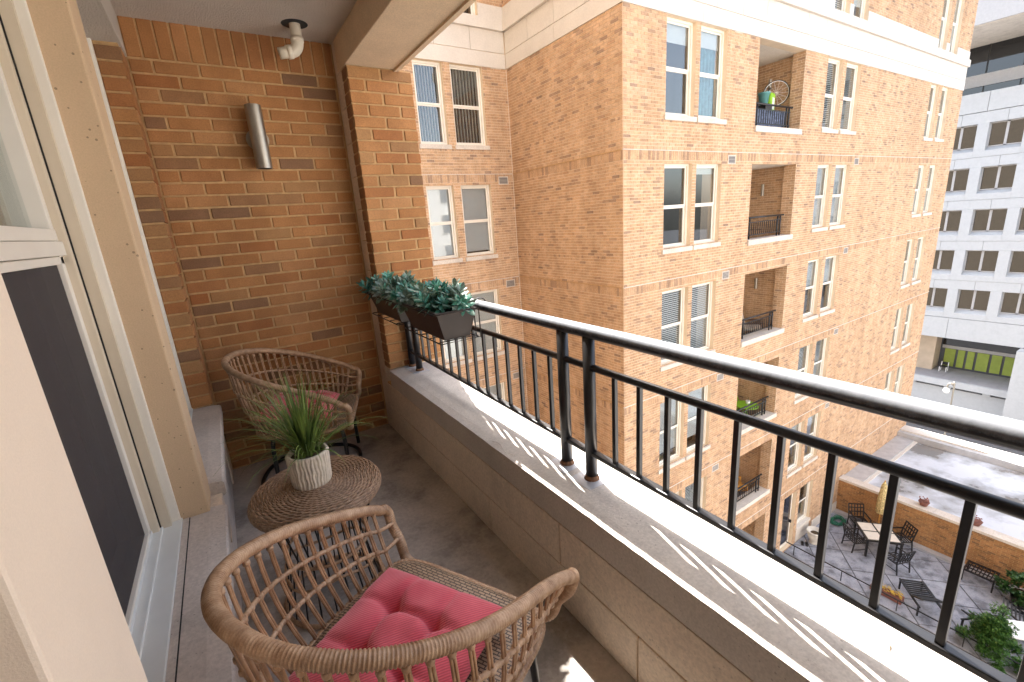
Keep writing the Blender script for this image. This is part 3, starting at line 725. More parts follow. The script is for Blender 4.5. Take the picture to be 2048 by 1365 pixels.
def sprig_mesh(seed, mat):
    rs = random.Random(seed); m = MB()
    h = rs.uniform(.05, .08); m.tube([(0,0,-.03),(0,0,h)], .0022, 5)
    nl = 22
    for i in range(nl):
        s = i/(nl-1); a = i*2.4+rs.uniform(-.2, .2); z = h*(.15+.85*s); L = (.056-.022*s)*rs.uniform(.85, 1.15); el = .05+1.05*s**1.6+rs.uniform(-.14, .14); wd = L*.18
        d = Vector((math.cos(a)*math.cos(el), math.sin(a)*math.cos(el), math.sin(el))); sd = Vector((-math.sin(a), math.cos(a), 0)); up = d.cross(sd)*-1
        b = len(m.v); o = Vector((0,0,z))
        prof = [(0,.25),(.25,.75),(.55,1),(.8,.7),(1,0.04)]
        for t_, w_ in prof:
            c = o+d*(L*t_)-Vector((0,0,1))*(.006*t_*t_)+up*0
            m.v += [tuple(c-sd*wd*w_+up*.0016*w_), tuple(c), tuple(c+sd*wd*w_+up*.0016*w_)]
        for k in range(4):
            for q in (0, 1): m.f.append((b+3*k+q, b+3*k+q+1, b+3*k+q+4, b+3*k+q+3)); m.t.append(0)
    me = bpy.data.meshes.new('sprig'); me.from_pydata(m.v, [], m.f); me.polygons.foreach_set('use_smooth', [True]*len(me.polygons)); me.materials.append(mat); return me
SPR = [sprig_mesh(i, M['succ'] if i % 3 else M['succ2']) for i in range(9)]
def succulent(y0, y1, label, n, seed):
    t = thing('succulent_plant', label, 'plant', (1.04, (y0+y1)/2, 1.01), group='artificial succulents in the railing planters'); rs = random.Random(seed)
    for i in range(n):
        o = bpy.data.objects.new('sprig', SPR[rs.randrange(9)]); C.objects.link(o); o.parent = t
        u = rs.uniform(-1, 1); v = rs.uniform(-1, 1); e = 1.0
        o.location = (.088*u+.002, (y1-y0)/2*v*1.0, .022+.038*rs.random()*(1-.6*max(abs(u), abs(v)**3)))
        o.rotation_euler = (-v**3*.5+rs.uniform(-.3, .3), u*.85+rs.uniform(-.25, .25), rs.uniform(0, 6.28)); k = rs.uniform(.95, 1.5); o.scale = (k, k, k)
    return t
succulent(-.79, -.285, 'bushy blue green artificial succulents in the planter by the brick pier', 48, 1)
succulent(-1.36, -.89, 'bushy blue green artificial succulents in the nearer railing planter', 46, 2)
# ------------------------------------------------------------------ brick apartment building across the court
FY = 3.82; FX0, FX1 = 7.53, 27.1; RY = 7.95; ST = 2.845; TOP = 9.25; BOT = -14.4
S0 = 2.658                                   # string course above our storey
ab = thing('apartment_building', 'tan brick apartment building with white stone band and recessed balconies across the court', 'building')
def wall_bricks(u0, u1, z0, z1, holes, mapf, flip=False, bands=True, seed=1):
    """list of (u0,u1,z0,z1,tone) bricks in running bond, cut at the openings"""
    rs = random.Random(seed); out = []; z = z0; k = 0
    rows = []
    # course lines follow the string courses
    zz = z1
    strings = [S0-ST*i for i in range(-3, 8)]
    while zz > z0+.01:
        hit = None
        for s in strings:
            if bands and abs(zz-s) < .02: hit = s
        if hit is not None: rows.append((zz-.203, zz, 'soldier')); zz -= .203
        else:
            nx = zz-H
            for s in strings:
                if bands and s-.02 < nx < s+.034: nx = s
            rw = 'row'
            for s in strings:
                if bands and abs((zz-s)-.66) < .034: rw = 'rowlock'
            rows.append((nx, zz, rw)); zz = nx
    for i, (a, b, kind) in enumerate(rows):
        free = [(u0, u1)]
        for (h0, h1, hz0, hz1) in holes:
            if hz0 < (a+b)/2 < hz1:
                nf = []
                for p, q in free:
                    if h1 <= p or h0 >= q: nf.append((p, q)); continue
                    if h0 > p: nf.append((p, h0))
                    if h1 < q: nf.append((h1, q))
                free = nf
        pitch = BL if kind == 'row' else .0677
        off = (i % 2)*BL/2 if kind == 'row' else 0
        for p, q in free:
            k0 = math.floor((p-u0-off)/pitch)
            x = u0+off+k0*pitch
            while x < q-.001:
                s, e = max(x, p), min(x+pitch, q)
                if e-s > .02:
                    t = rs.random(); t = t*.80 if t < .76 else (.55+.42*rs.random())
                    if kind != 'row': t = rs.random()*.6 if rs.random() < .85 else .9
                    out.append((s+.005, e-.005, a+.005, b-.005, t))
                x += pitch
    return out
def brick_faces(mb, lst, P):
    for u0, u1, z0, z1, t in lst:
        n = len(mb.v)
        for d in (0, .007):
            for u, z in ((u0, z0), (u1, z0), (u1, z1), (u0, z1)): mb.v.append(P(u, d, z))
        for q in ((4,5,6,7),(0,1,5,4),(1,2,6,5),(2,3,7,6),(3,0,4,7)): mb.f.append(tuple(n+i for i in q)); mb.t.append(t)
rows = {1: (3.37, 5.25), 2: (.53, 2.40), 3: (.53-ST, 2.40-ST), 4: (.53-2*ST, 2.40-2*ST), 5: (.53-3*ST, 2.40-3*ST), 6: (.53-4*ST, 2.40-4*ST), 0: (6.36, 8.55)}
PF = lambda u, d, z: (u, FY-d, z)
PR = lambda u, d, z: (u, RY-d, z)
PS = lambda u, d, z: (FX0-d, u, z)
A_ = ((8.80, 9.77), (9.92, 10.90)); Cc = ((15.65, 16.55), (16.78, 17.75)); D_ = ((23.58, 24.42), (24.76, 25.66)); Rr = ((4.90, 5.66), (5.87, 6.78)); BAL = (12.2, 14.42)
hf = []
for r, (zb, zt) in rows.items():
    for cols in (A_, Cc, D_):
        if cols is D_ and r == 6: continue
        for a, b in cols:
            hf.append((a, b, (zb if not (r == 6 and cols is Cc) else -11.38) - .0, zt))
    hf.append((BAL[0], BAL[1], zb-.08 if r else zb, zt))
hr = [(a, b, rows[r][0], rows[r][1]) for r in (0, 1, 2, 3, 4, 5) for a, b in Rr]
CZ0, CZ1 = 5.25, 6.66
facade = wall_bricks(FX0, FX1, BOT, CZ0, hf, PF, seed=2) + wall_bricks(FX0, FX1, CZ1, TOP, hf, PF, bands=False, seed=3)
side = wall_bricks(FY+.0, RY, BOT, CZ0, [], PS, seed=4) + wall_bricks(FY, RY, CZ1, TOP, [], PS, bands=False, seed=5)
reces = wall_bricks(1.45, FX0, BOT, CZ0, hr, PR, seed=6) + wall_bricks(1.45, FX0, CZ1, TOP, hr, PR, bands=False, seed=7)
# walls (mortar body) as grid of solid slabs around the openings
def wall_body(name, u0, u1, z0, z1, holes, P, th=.25, mat=None):
    us = sorted({u0, u1} | {h for q in holes for h in q[:2] if u0 < h < u1}); zs = sorted({z0, z1} | {h for q in holes for h in q[2:] if z0 < h < z1}); m = MB()
    for a, b in zip(us[:-1], us[1:]):
        run = None
        for c, d in zip(zs[:-1], zs[1:]):
            inside = any(h[0] < (a+b)/2 < h[1] and h[2] < (c+d)/2 < h[3] for h in holes)
            if not inside:
                if run is None: run = [c, d]
                else: run[1] = d
            if (inside or d == zs[-1]) and run is not None:
                n = len(m.v)
                for dd in (-th, 0):
                    for u, z in ((a, run[0]), (b, run[0]), (b, run[1]), (a, run[1])): m.v.append(P(u, dd, z))
                for q in ((3,2,1,0),(4,5,6,7),(0,1,5,4),(1,2,6,5),(2,3,7,6),(3,0,4,7)): m.f.append(tuple(n+i for i in q)); m.t.append(.3)
                run = None
    return m.build(name, mat or M['mortar_far'], ab, recalc=False)
wallF = wall_body('facade_wall', FX0+.002, FX1, BOT, TOP, hf, PF); wallS = wall_body('side_wall', FY+.002, RY-.001, BOT, TOP, [], PS); wallR = wall_body('recessed_wall', 1.0, FX0-.001, BOT, TOP, hr, PR)
allb = [(b, PF, 0, wallF) for b in facade]+[(b, PS, 1, wallS) for b in side]+[(b, PR, 2, wallR) for b in reces]
def vis(e):
    b, P, k, wl = e; p = Vector(P((b[0]+b[1])/2, 0, (b[2]+b[3])/2)); d = (p-CAMP); q = Vector(f_).dot(d)
    if q < 1: return 1e9
    sx = 1024+902.3*Vector(r_).dot(d)/q; sy = 682+902.3*Vector(d_).dot(d)/q
    if not (845 < sx < 2040 and 10 < sy < 600) or b[1]-b[0] < .15: return 1e9
    if sy > 615+.24*(sx-1000): return 1e9
    return -(902.3/q)*(1.0 if k != 1 else .6)
allb.sort(key=vis)
for b, P, k, wl in allb[:300]:
    c = P((b[0]+b[1])/2, -.004, (b[2]+b[3])/2)
    brick(wl, c, b[1]-b[0], b[3]-b[2], M['brick_far_obj'], b[4], rz=(-PI/2 if k == 1 else 0), dp=.022, bev=0, jit=0)
for k, P, wl in ((0, PF, wallF), (1, PS, wallS), (2, PR, wallR)):
    m = MB(); brick_faces(m, [e[0] for e in allb[300:] if e[2] == k], P); o = m.build('brickwork', M['brick_far'], wl, tone=True); o['kind'] = 'stuff'
MB().box(FX0-.014, FX0-.0, RY-.016, RY, BOT, CZ0).build('corner_sealant', M['white'], ab)
# string courses: thin drip line
for i in range(0, 6):
    z = S0-ST*i
    MB().box(FX0-.012, FX1+.01, FY-.020, FY+.02, z-.008, z+.010).build('string_course', M['farsill'], ab)
    MB().box(FX0-.020, FX0+.02, FY+.021, RY-.001, z-.008, z+.010).build('string_course', M['mortar'], ab)
    MB().box(1.5, FX0-.021, RY-.020, RY+.02, z-.008, z+.010).build('string_course', M['farsill'], ab)
# stone band between the storeys
def band(P, u0, u1, holes=(), name='stone_panel', corner=0):
    us = lambda L: [u0+(u1-u0)*i/max(1, round((u1-u0)/L)) for i in range(max(1, round((u1-u0)/L))+1)]
    def blk(a, b, z0, z1, d0, d1, nm):
        m = MB(); n = 0
        for d in (d0, d1):
            for u, z in ((a, z0), (b, z0), (b, z1), (a, z1)): m.v.append(P(u, d, z))
        for q in ((3,2,1,0),(4,5,6,7),(0,1,5,4),(1,2,6,5),(2,3,7,6),(3,0,4,7)): m.f.append(q); m.t.append(0)
        m.build(nm, M['stone'], ab, recalc=True)
    for a, b in zip(us(2.4)[:-1], us(2.4)[1:]): blk(a, b-.006, CZ0+.004, 5.595, -.1, .028, 'stone_band')
    for a, b in zip(us(.98)[:-1], us(.98)[1:]): blk(a, b-.010, 5.612, 6.10, -.1, .022, name)
    for a, b in zip(us(1.9)[:-1], us(1.9)[1:]): blk(a, b-.006, 6.105, 6.35, -.1, .095, 'stone_ledge')
    x = [(u0, u1)]
    for h0, h1 in holes:
        nx = []; h0 -= .004; h1 += .004
        for p, q in x:
            if h1 <= p or h0 >= q: nx.append((p, q)); continue
            if h0 > p: nx.append((p, h0))
            if h1 < q: nx.append((h1, q))
        x = nx
    for p, q in x: blk(p, q, 6.352, CZ1, -.1, .030, 'stone_base')
band(PF, FX0-.022, FX1, [c for cols in (A_, Cc, D_) for c in cols]+[BAL]); band(PS, FY+.005, RY-.03); band(PR, 1.5, FX0-.03, Rr)
# vents
def vent(P, u, z, sz=(.27, .17)):
    o = MB()
    for a, b, c, d in ((-.5,.5,.5,.62),(-.5,.5,-.62,-.5),(-.58,-.5,-.62,.62),(.5,.58,-.62,.62)):
        q = MB(); n = len(o.v)
        for dd in (-.05, .014):
            for x, y in ((a, c), (b, c), (b, d), (a, d)): o.v.append(P(u+x*sz[0], dd, z+y*sz[1]))
        for f in ((3,2,1,0),(4,5,6,7),(0,1,5,4),(1,2,6,5),(2,3,7,6),(3,0,4,7)): o.f.append(tuple(n+i for i in f)); o.t.append(0)
    v = o.build('vent', M['farsill'], ab, recalc=True)
    m = MB(); m.quad(P(u-sz[0]/2, -.004+.012, z-sz[1]/2), P(u+sz[0]/2, .008, z-sz[1]/2), P(u+sz[0]/2, .008, z+sz[1]/2), P(u-sz[0]/2, .008, z+sz[1]/2)); m.build('dark_back', M['dark'], v)
    for k in range(5):
        zz = z-sz[1]/2+sz[1]*(k+.5)/5; m = MB(); m.quad(P(u-sz[0]/2, .0135, zz-.010), P(u+sz[0]/2, .0135, zz-.010), P(u+sz[0]/2, .009, zz+.012), P(u-sz[0]/2, .009, zz+.012)); m.build('louvre', M['ventg'], v)
for r in range(1, 6):
    z = rows[r][1]+.09
    vent(PF, 11.29, z); vent(PF, 18.15, z); vent(PR, 7.20, z)
# windows
def slab(P, u0, u1, z0, z1, d0, d1, m=None):
    m = m or MB(); n = len(m.v)
    for d in (d0, d1):
        for u, z in ((u0, z0), (u1, z0), (u1, z1), (u0, z1)): m.v.append(P(u, d, z))
    for f in ((3,2,1,0),(4,5,6,7),(0,1,5,4),(1,2,6,5),(2,3,7,6),(3,0,4,7)): m.f.append(tuple(n+i for i in f)); m.t.append(0)
    return m
rw = random.Random(21)
def far_window(P, a, b, z0, z1, style, sill=True):
    fd0, fd1 = -.17, -.095; m = MB(); fw = .05; e = .002
    slab(P, a+e, a+fw, z0+e, z1-e, fd0, fd1, m); slab(P, b-fw, b-e, z0+e, z1-e, fd0, fd1, m); slab(P, a+fw, b-fw, z1-fw, z1-e, fd0, fd1, m); slab(P, a+fw, b-fw, z0+e, z0+fw, fd0, fd1, m)
    o = m.build('window', M['white'], ab, recalc=True)
    zm = z0+(z1-z0)*.50; ia, ib = a+fw, b-fw
    for lo, hi, d in ((z0+fw, zm, -.150), (zm, z1-fw, -.130)):
        q = MB(); s = .04; slab(P, ia, ia+s, lo, hi, d-.02, d, q); slab(P, ib-s, ib, lo, hi, d-.02, d, q); slab(P, ia+s, ib-s, lo, lo+s, d-.02, d, q); slab(P, ia+s, ib-s, hi-s, hi, d-.02, d, q)
        q.build('sash', M['white'], o, recalc=True); slab(P, ia+s-.003, ib-s+.003, lo+s-.003, hi-s+.003, d-.014, d-.009).build('pane', M['fglass'], o, recalc=True)
    slab(P, a-.1, b+.1, z0-.1, z1+.1, -.62, -.60).build('room_back', M['dark'], o, recalc=True)
    if style[0] == 's':       # shade pulled to a height
        zz = z1-(z1-z0)*style[1]; slab(P, ia, ib, zz, z1-fw, -.20, -.195).build('roller_blind', M[style[2]], o, recalc=True)
    if style[0] == 'v':       # open slats
        m = MB(); n = 9
        for k in range(n): u = ia+(ib-ia)*(k+.5)/n; slab(P, u-.004, u+.004, z0+fw, z1-fw, -.24, -.19, m)
        w_ = m.build('vertical_blind', M['blindw'], o, recalc=True); w_['kind'] = 'stuff'
    if style[0] == 'h':
        zz = z1-(z1-z0)*style[1]; z = z1-fw; m = MB()
        while z > zz: slab(P, ia, ib, z-.030, z-.008, -.205, -.195, m); z -= .05
        w_ = m.build('venetian_blind', M['blindw'], o, recalc=True); w_['kind'] = 'stuff'
    if style[0] == 'c':
        m = MB(); n = 24; us = np.linspace(ia+.22*(ib-ia), ib-.05, n)
        for k in range(n): d = -.26+.03*math.sin(k*1.4); m.v += [P(us[k], d, z0+fw), P(us[k], d, z1-fw)]
        for k in range(n-1): m.f.append((2*k, 2*k+2, 2*k+3, 2*k+1)); m.t.append(0)
        m.build('curtain', M['curtain'], o, smooth=True)
        slab(P, ia, ib, z1-.38, z1-fw, -.20, -.195).build('roller_blind', M['blindw'], o, recalc=True)
    if sill:
        slab(P, a-.05, b+.05, z0-.105, z0-.001, -.095, .045).build('sill', M['farsill'], ab, recalc=True)
    return o
SH = [('s',.55,'blind'),('s',.95,'blind'),('s',.3,'blindw'),('h',.97),('h',.5),('n',),('s',.8,'blindw')]
STY = {('A',1,0):('s',.22,'blindw'),('A',1,1):('c',),('A',2,0):('n',),('A',2,1):('s',.12,'blindw'),('A',3,0):('h',.99),('A',3,1):('h',.99),('A',4,0):('s',.85,'blind'),('A',4,1):('s',.8,'blind'),
       ('C',1,0):('h',.99),('C',1,1):('h',.93),('C',2,0):('s',.97,'blind'),('C',2,1):('s',.97,'blind'),('C',3,0):('s',.5,'blind'),('C',3,1):('s',.5,'blind'),('C',4,0):('h',.9),('C',4,1):('h',.9),('C',5,0):('s',.3,'blind'),('C',5,1):('s',.3,'blind'),
       ('D',1,0):('h',.97),('D',1,1):('h',.97),('D',2,0):('s',.97,'blindw'),('D',2,1):('s',.97,'blindw'),('D',3,0):('h',.99),('D',3,1):('s',.97,'blindw'),('D',4,0):('s',.5,'blindw'),('D',4,1):('s',.5,'blindw'),
       ('R',1,0):('v',),('R',1,1):('v',),('R',2,0):('s',.95,'blind'),('R',2,1):('s',.93,'blind'),('R',3,0):('s',.97,'blindw'),('R',3,1):('s',.97,'blindw')}
for nm, cols, P in (('A', A_, PF), ('C', Cc, PF), ('D', D_, PF), ('R', Rr, PR)):
    for r, (zb, zt) in rows.items():
        if (nm == 'D' and r == 6) or (nm == 'R' and r == 6): continue
        if nm == 'C' and r == 6: continue
        for i, (a, b) in enumerate(cols): far_window(P, a, b, zb, zt, STY.get((nm, r, i)) or SH[rw.randrange(len(SH))], sill=(r != 0))
# patio door and window in the bottom row
for i, (a, b) in enumerate(Cc):
    if i == 0:
        o = slab(PF, a+.02, b-.02, -11.36, rows[6][1]-.005, -.16, -.12).build('door', M['white'], ab, recalc=True)
        slab(PF, a+.12, b-.12, -11.2, rows[6][1]-.12, -.125, -.110).build('door_glass', M['bluegl'], o, recalc=True)
        slab(PF, b-.10, b-.07, -10.4, -10.28, -.12, -.06).build('handle', M['black'], o, recalc=True)
    else: far_window(PF, a, b, -10.72, rows[6][1], ('n',)); slab(PF, a, b, -11.38, -10.83, -.1, .02).build('door_base', M['farsill'], ab, recalc=True)
# recessed balconies
def side_plane(X): return lambda u, d, z: (X-d, u, z)
def balcony(r):
    zb, zt = rows[r]; zb -= .07; x0, x1 = BAL; zfl = zb-.46; zc = zt+.04
    rec = MB(); rec.box(x0-.25, x1+.45, FY+.25, FY+1.6, zfl-.15, zfl); f = rec.build('balcony_floor', M['slate'], ab)
    MB().box(x0-.5, x1+.45, FY+.02, FY+1.7, zt+.002, zt+.16).build('balcony_ceiling', M['stucco'], ab)
    MB().box(x0-.5, x1+.45, FY+1.5, FY+1.7, zfl, zt).build('balcony_back_wall', M['beige'], ab)
    for X, u0, u1, dr in ((x1, FY+.006, FY+.34, 1), (x1+.16, FY+.341, FY+1.5, 1), (x0, FY+.006, FY+.34, -1)):
        P = side_plane(X) if dr > 0 else (lambda u, d, z, X=X: (X+d, u, z))
        body = slab(P, u0, u1, zfl, zt, -.06, -.004).build('balcony_side_wall', M['mortar_far'], ab, recalc=True)
        m = MB(); brick_faces(m, wall_bricks(u0, u1, zfl, zt, [], P, bands=False, seed=r*7+int(X)), lambda u, d, z: P(u, d-.006, z))
        b = m.build('brickwork', M['brick_far'], body, tone=True, recalc=False); b['kind'] = 'stuff'
    MB().box(x0-.005, x1+.06, FY-.045, FY+.36, zb-.14, zb).build('balcony_sill', M['farsill'], ab)
    MB().box(x0-.1, x1+.1, FY+.20, FY+.36, zfl, zb-.141).build('balcony_parapet', M['conc'], ab)
    # lamp on the inner wall
    lm_ = MB().lathe([(0,-.17),(.045,-.17),(.045,.17),(0,.17)], (x1+.06, FY+.95, zt-.62), 12).build('balcony_lamp', M['steel'], ab, smooth=False)
    y = FY+.16
    rl_ = MB().tube([(x0+.05, y, zb+.575), (x1-.22, y, zb+.575)], .026, 8).build('railing', M['black'], ab, smooth=True)
    MB().lathe([(0,-.03),(.035,-.02),(.035,.02),(0,.03)], (x1-.20, y, zb+.575), 8).build('end_knob', M['black'], rl_)
    for dz in (.45, .11): MB().box(x0+.05, x1-.26, y-.012, y+.012, zb+dz-.012, zb+dz+.012).build('rail', M['black'], rl_)
    for xx in (x0+.2, x0+.34, x1-.46, x1-.32): MB().tube([(xx, y, zb), (xx, y, zb+.56)], .022, 8).build('post', M['black'], rl_, smooth=True)
    bb = None
    for k in range(13):
        xx = x0+.45+k*.105
        if xx > x1-.5: break
        if bb is None: bb = MB().box(-.008, .008, y-.008, y+.008, zb+.12, zb+.44).build('baluster', M['black'], rl_); bb.location.x = xx
        else: c = bb.copy(); C.objects.link(c); c.location.x = xx
for r in range(0, 7): balcony(r)
# body of the building behind the facades, and roof
MB().box(FX0+.25, FX1-.001, FY+1.75, 22, BOT, TOP-.02).build('building_core', M['mortar_far'], ab)
MB().box(FX1-.24, FX1, FY+.251, FY+1.75, BOT, TOP).build('end_wall', M['mortar_far'], ab)
MB().box(-12, FX0+.2, RY+.7, 22, BOT, TOP-.02).build('building_core', M['mortar_far'], ab)
MB().box(FX0-.02, FX1+.02, FY-.05, FY+.4, TOP, TOP+.35).build('roof_coping', M['stone'], ab); MB().box(FX0+.02, FX1, FY+.3, 22, TOP-.01, TOP+.05).build('roof', M['roof'], ab)
MB().box(FX0-.05, FX0+.3, FY+.41, RY+.4, TOP, TOP+.35).build('roof_coping', M['stone'], ab); MB().box(1.0, FX0-.051, RY-.05, RY+.3, TOP, TOP+.35).build('roof_coping', M['stone'], ab)
# our own wing: everything above, below and beside the balcony
ow = thing('own_wing', 'tan brick wing of the apartment building that holds this balcony', 'building')
OT = 17.0  # unseen storeys raised to cut skylight on the court's side wall
MB().box(1.028, 1.425, -.018, RY-.06, BOT, OT).build('wall', M['mortar_far'], ow)
MB().box(-12, 1.027, .21, RY+.6, BOT, OT).build('wall', M['mortar_far'], ow)
MB().box(-12, 1.325, -19, .2, 2.905, OT).build('upper_storeys', M['mortar_far'], ow)
MB().box(-12, 1.325, -14, .2, BOT, -.31).build('lower_storeys', M['mortar_far'], ow)
MB().box(-12, -3.3, -14, .2, -.3, 2.9).build('rooms', M['mortar_far'], ow)
MB().box(-3.3, 1.33, -14, -4.61, -.3, 2.9).build('next_flat', M['mortar_far'], ow)
# the wing of the same building behind the camera, in full sun
rw_ = thing('rear_wing', 'sunlit pale stone wing closing the court behind the viewer', 'building')
MB().box(1.4, 40, -30, -22, -20, 8.0).build('wall', M['rear'], rw_)
for r in range(1, 6):
    zb, zt = rows[r]
    for k in range(9):
        for q in (0, 1.15):
            x = 2.4+k*3.3+q
            o = MB().box(x, x+1.0, -22.0, -21.94, zb, zt).build('window', M['white'], rw_); MB().box(x+.07, x+.93, -21.945, -21.93, zb+.07, zt-.07).build('pane', M['shade'], o)
MB().box(1.4, 40, -21.99, -21.9, 5.35, 6.3).build('stone_band', M['stone'], rw_)
# ------------------------------------------------------------------ ground, court and patio
tag(MB().box(-300, 400, -300, 400, -20.3, -20).build('ground', M['ground']), 'grey asphalt ground of the street far below', kind='structure')
tag(MB().box(1.33, 15.98, -14.9, RY, BOT-.2, BOT).build('court_floor', M['patio']), 'shaded concrete court floor between the wings', kind='structure')
G = -11.4
pa = MB().box(15.98, 20.12, -9, FY-.001, G-.4, G-.02).build('patio', M['joint']); tag(pa, 'grey patio paved with large diagonal concrete slabs', kind='structure')
# diagonal slabs, clipped to the patio outline
def clip(poly, x0, x1, y0, y1):
    def cut(P, inside, inter):
        out = []
        for i in range(len(P)):
            a, b = P[i-1], P[i]
            if inside(b):
                if not inside(a): out.append(inter(a, b))
                out.append(b)
            elif inside(a): out.append(inter(a, b))
        return out
    def ix(c): return lambda a, b: (c, a[1]+(b[1]-a[1])*(c-a[0])/(b[0]-a[0]))
    def iy(c): return lambda a, b: (a[0]+(b[0]-a[0])*(c-a[1])/(b[1]-a[1]), c)
    for ins, it in ((lambda p: p[0] >= x0, ix(x0)), (lambda p: p[0] <= x1, ix(x1)), (lambda p: p[1] >= y0, iy(y0)), (lambda p: p[1] <= y1, iy(y1))):
        if poly: poly = cut(poly, ins, it)
    return poly
ang = math.radians(41); e1 = (math.cos(ang), math.sin(ang)); e2 = (-math.sin(ang), math.cos(ang)); SQ = 1.02
for i in range(-12, 13):
    for j in range(-12, 13):
        P = []
        for a, b in ((0,0),(1,0),(1,1),(0,1)):
            s = i*SQ+a*(SQ-.035)+.017; t = j*SQ+b*(SQ-.035)+.017; P.append((18.43+s*e1[0]+t*e2[0], 3.28+s*e1[1]+t*e2[1]))
        P = clip(P, 15.99, 20.1, -8.9, FY-.02)
        if len(P) < 3: continue
        m = MB(); n = len(P); dz = R.uniform(-.003, .003)
        m.v = [(x, y, G-.02) for x, y in P]+[(x, y, G+dz) for x, y in P]
        m.f = [tuple(range(n, 2*n))]+[(k, (k+1) % n, n+(k+1) % n, n+k) for k in range(n)]; m.t = [0]*len(m.f)
        m.build('paving_slab', M['patio'], pa)
M['brick_low'] = brickmat('annex_brick', 'attr', [(0,(.46,.25,.115)),(.4,(.42,.22,.095)),(.7,(.34,.19,.09)),(1,(.22,.13,.075))], 40, 0)
# low building with roof beside the patio
lb = thing('low_building', 'low flat roofed annex with a brick wall along the patio', 'building')
PW = lambda u, d, z: (20.12-d, u, z)
body = slab(PW, -9, FY-.003, G, -9.95, -.3, 0).build('patio_wall', M['mortar'], lb, recalc=True)
wb = wall_bricks(-9, FY-.003, G, -9.95, [], PW, bands=False, seed=31)
m = MB(); brick_faces(m, [(a, b, c, d, min(1, t*.8+.2)) for a, b, c, d, t in wb], PW); o = m.build('brickwork', M['brick_low'], body, tone=True); o['kind'] = 'stuff'
y = FY-.004
while y > -9:
    MB().box(20.07, 20.47, max(-9, y-1.5)+.006, y, -9.949, -9.85).build('coping', M['farsill'], lb); y -= 1.5
MB().box(19.86, 20.119, -9, FY-.05, G+.001, G+.07).build('base_kerb', M['flash'], lb)
MB().box(19.84, 19.86, -9, FY-.05, G+.001, G+.09).build('kerb_edge', M['flash'], lb)
MB().box(20.471, 26.1, -9, 3.15, -10.3, -10.0).build('roof', M['roof'], lb)
MB().box(20.471, 26.1, 3.151, FY-.002, -10.3, -9.93).build('roof_upstand', M['flash'], lb)
MB().box(20.471, 26.1, 3.02, 3.15, -10.0, -9.965).build('roof_seam', M['stone'], lb)
MB().box(26.1, 26.35, -9, FY-.002, -20, -9.72).build('far_parapet', M['flash'], lb); MB().box(26.351, 27.0, -9, FY-.002, -20, -9.66).build('far_coping', M['stone'], lb)
MB().box(20.2, 26.09, -9, FY-.003, -20, -10.31).build('annex_walls', M['mortar_far'], lb)
MB().box(16.0, 20.11, -9, FY-.003, -20, G-.41).build('annex_base', M['farsill'], lb)
MB().box(18.0, 20.1, FY-.035, FY-.009, G+.001, G+.42).build('base_course', M['farsill'], lb)
# lanterns on the coping
for i, yy in enumerate((1.17, -.23)):
    t = thing('flower_pot', ['small dark red flower pot on the annex coping nearer the tall building', 'small dark red flower pot on the annex coping farther from the tall building'][i], 'pot', (20.36, yy, -9.85), group='flower pots on the annex coping')
    MB().lathe([(0,0),(.10,0),(.16,.14),(.17,.16),(.13,.16),(0,.13)], n=10).build('pot', M['terra'], t)
    m = MB(); rs = random.Random(i)
    for k in range(40):
        a = rs.uniform(0, 6.28); d = rs.uniform(.02, .14); z = .15+rs.random()*.14; s = .03; m.quad((d*math.cos(a)-s, d*math.sin(a), z), (d*math.cos(a)+s, d*math.sin(a)-s*.4, z+.01), (d*math.cos(a)+s*.6, d*math.sin(a)+s, z+.03), (d*math.cos(a)-s, d*math.sin(a)+s*.8, z+.02))
    m.build('flowers', M['terra'], t)['kind'] = 'stuff'
# patio rail
pr_ = thing('patio_railing', 'low thin black rail along the near edge of the patio', 'railing')
MB().bar((16.06, -9, -10.99), (16.06, FY-.02, -10.99), .03, .03).build('top_rail', M['black'], pr_)
for k in range(9): MB().bar((16.06, -8.9+k*1.55, G), (16.06, -8.9+k*1.55, -11.0), .022).build('post', M['black'], pr_)
# patio furniture
def patio_chair(label, loc, rz):
    t = thing('patio_chair', label, 'chair', (*loc, G+.004), rz, 'black lattice chairs round the patio table')
    def B(nm, a, b, w=.028): return MB().bar(a, b, w).build(nm, M['black'], t)
    for s in (-1, 1):
        B('leg', (.25, s*.26, 0), (.25, s*.26, .62), .032); B('leg', (-.30, s*.26, 0), (-.24, s*.26, .44), .032); B('back_post', (-.24, s*.26, .44), (-.36, s*.26, .92), .032)
        B('arm', (.26, s*.26, .63), (-.29, s*.26, .64), .035); B('side_rail', (.25, s*.26, .40), (-.25, s*.26, .40)); B('stretcher', (.24, s*.26, .12), (-.28, s*.26, .12), .02)
    B('top_rail', (-.36, -.27, .92), (-.36, .27, .92), .035); B('back_rail', (-.29, -.26, .62), (-.29, .26, .62)); B('back_rail', (-.325, -.26, .78), (-.325, .26, .78))
    for k in (-.155, -.052, .052, .155): B('back_slat', (-.25, k, .46), (-.36, k, .91), .024)
    B('front_rail', (.25, -.26, .40), (.25, .26, .40)); B('rear_rail', (-.25, -.26, .42), (-.25, .26, .42))
    for k in range(7): B('seat_slat', (-.24+.08*k, -.26, .41), (-.24+.08*k, .26, .41), .026)
    return t
patio_chair('black lattice patio chair on the near right of the table, back turned to the bench', (18.14, 1.12), math.atan2(.92, .39))
patio_chair('black lattice patio chair on the left side of the table, nearest the white urn', (18.20, 2.36), math.atan2(-.54, .84))
patio_chair('black lattice patio chair at the far end of the table, near the green hose', (19.42, 2.72), math.atan2(-.72, -.70))
patio_chair('black lattice patio chair tucked between the table and the brick patio wall', (19.45, 1.45), math.atan2(.6, -.8))
t = thing('patio_table', 'square patio table with cream tiles and black frame', 'table', (18.74, 1.90, G+.004), math.radians(41))
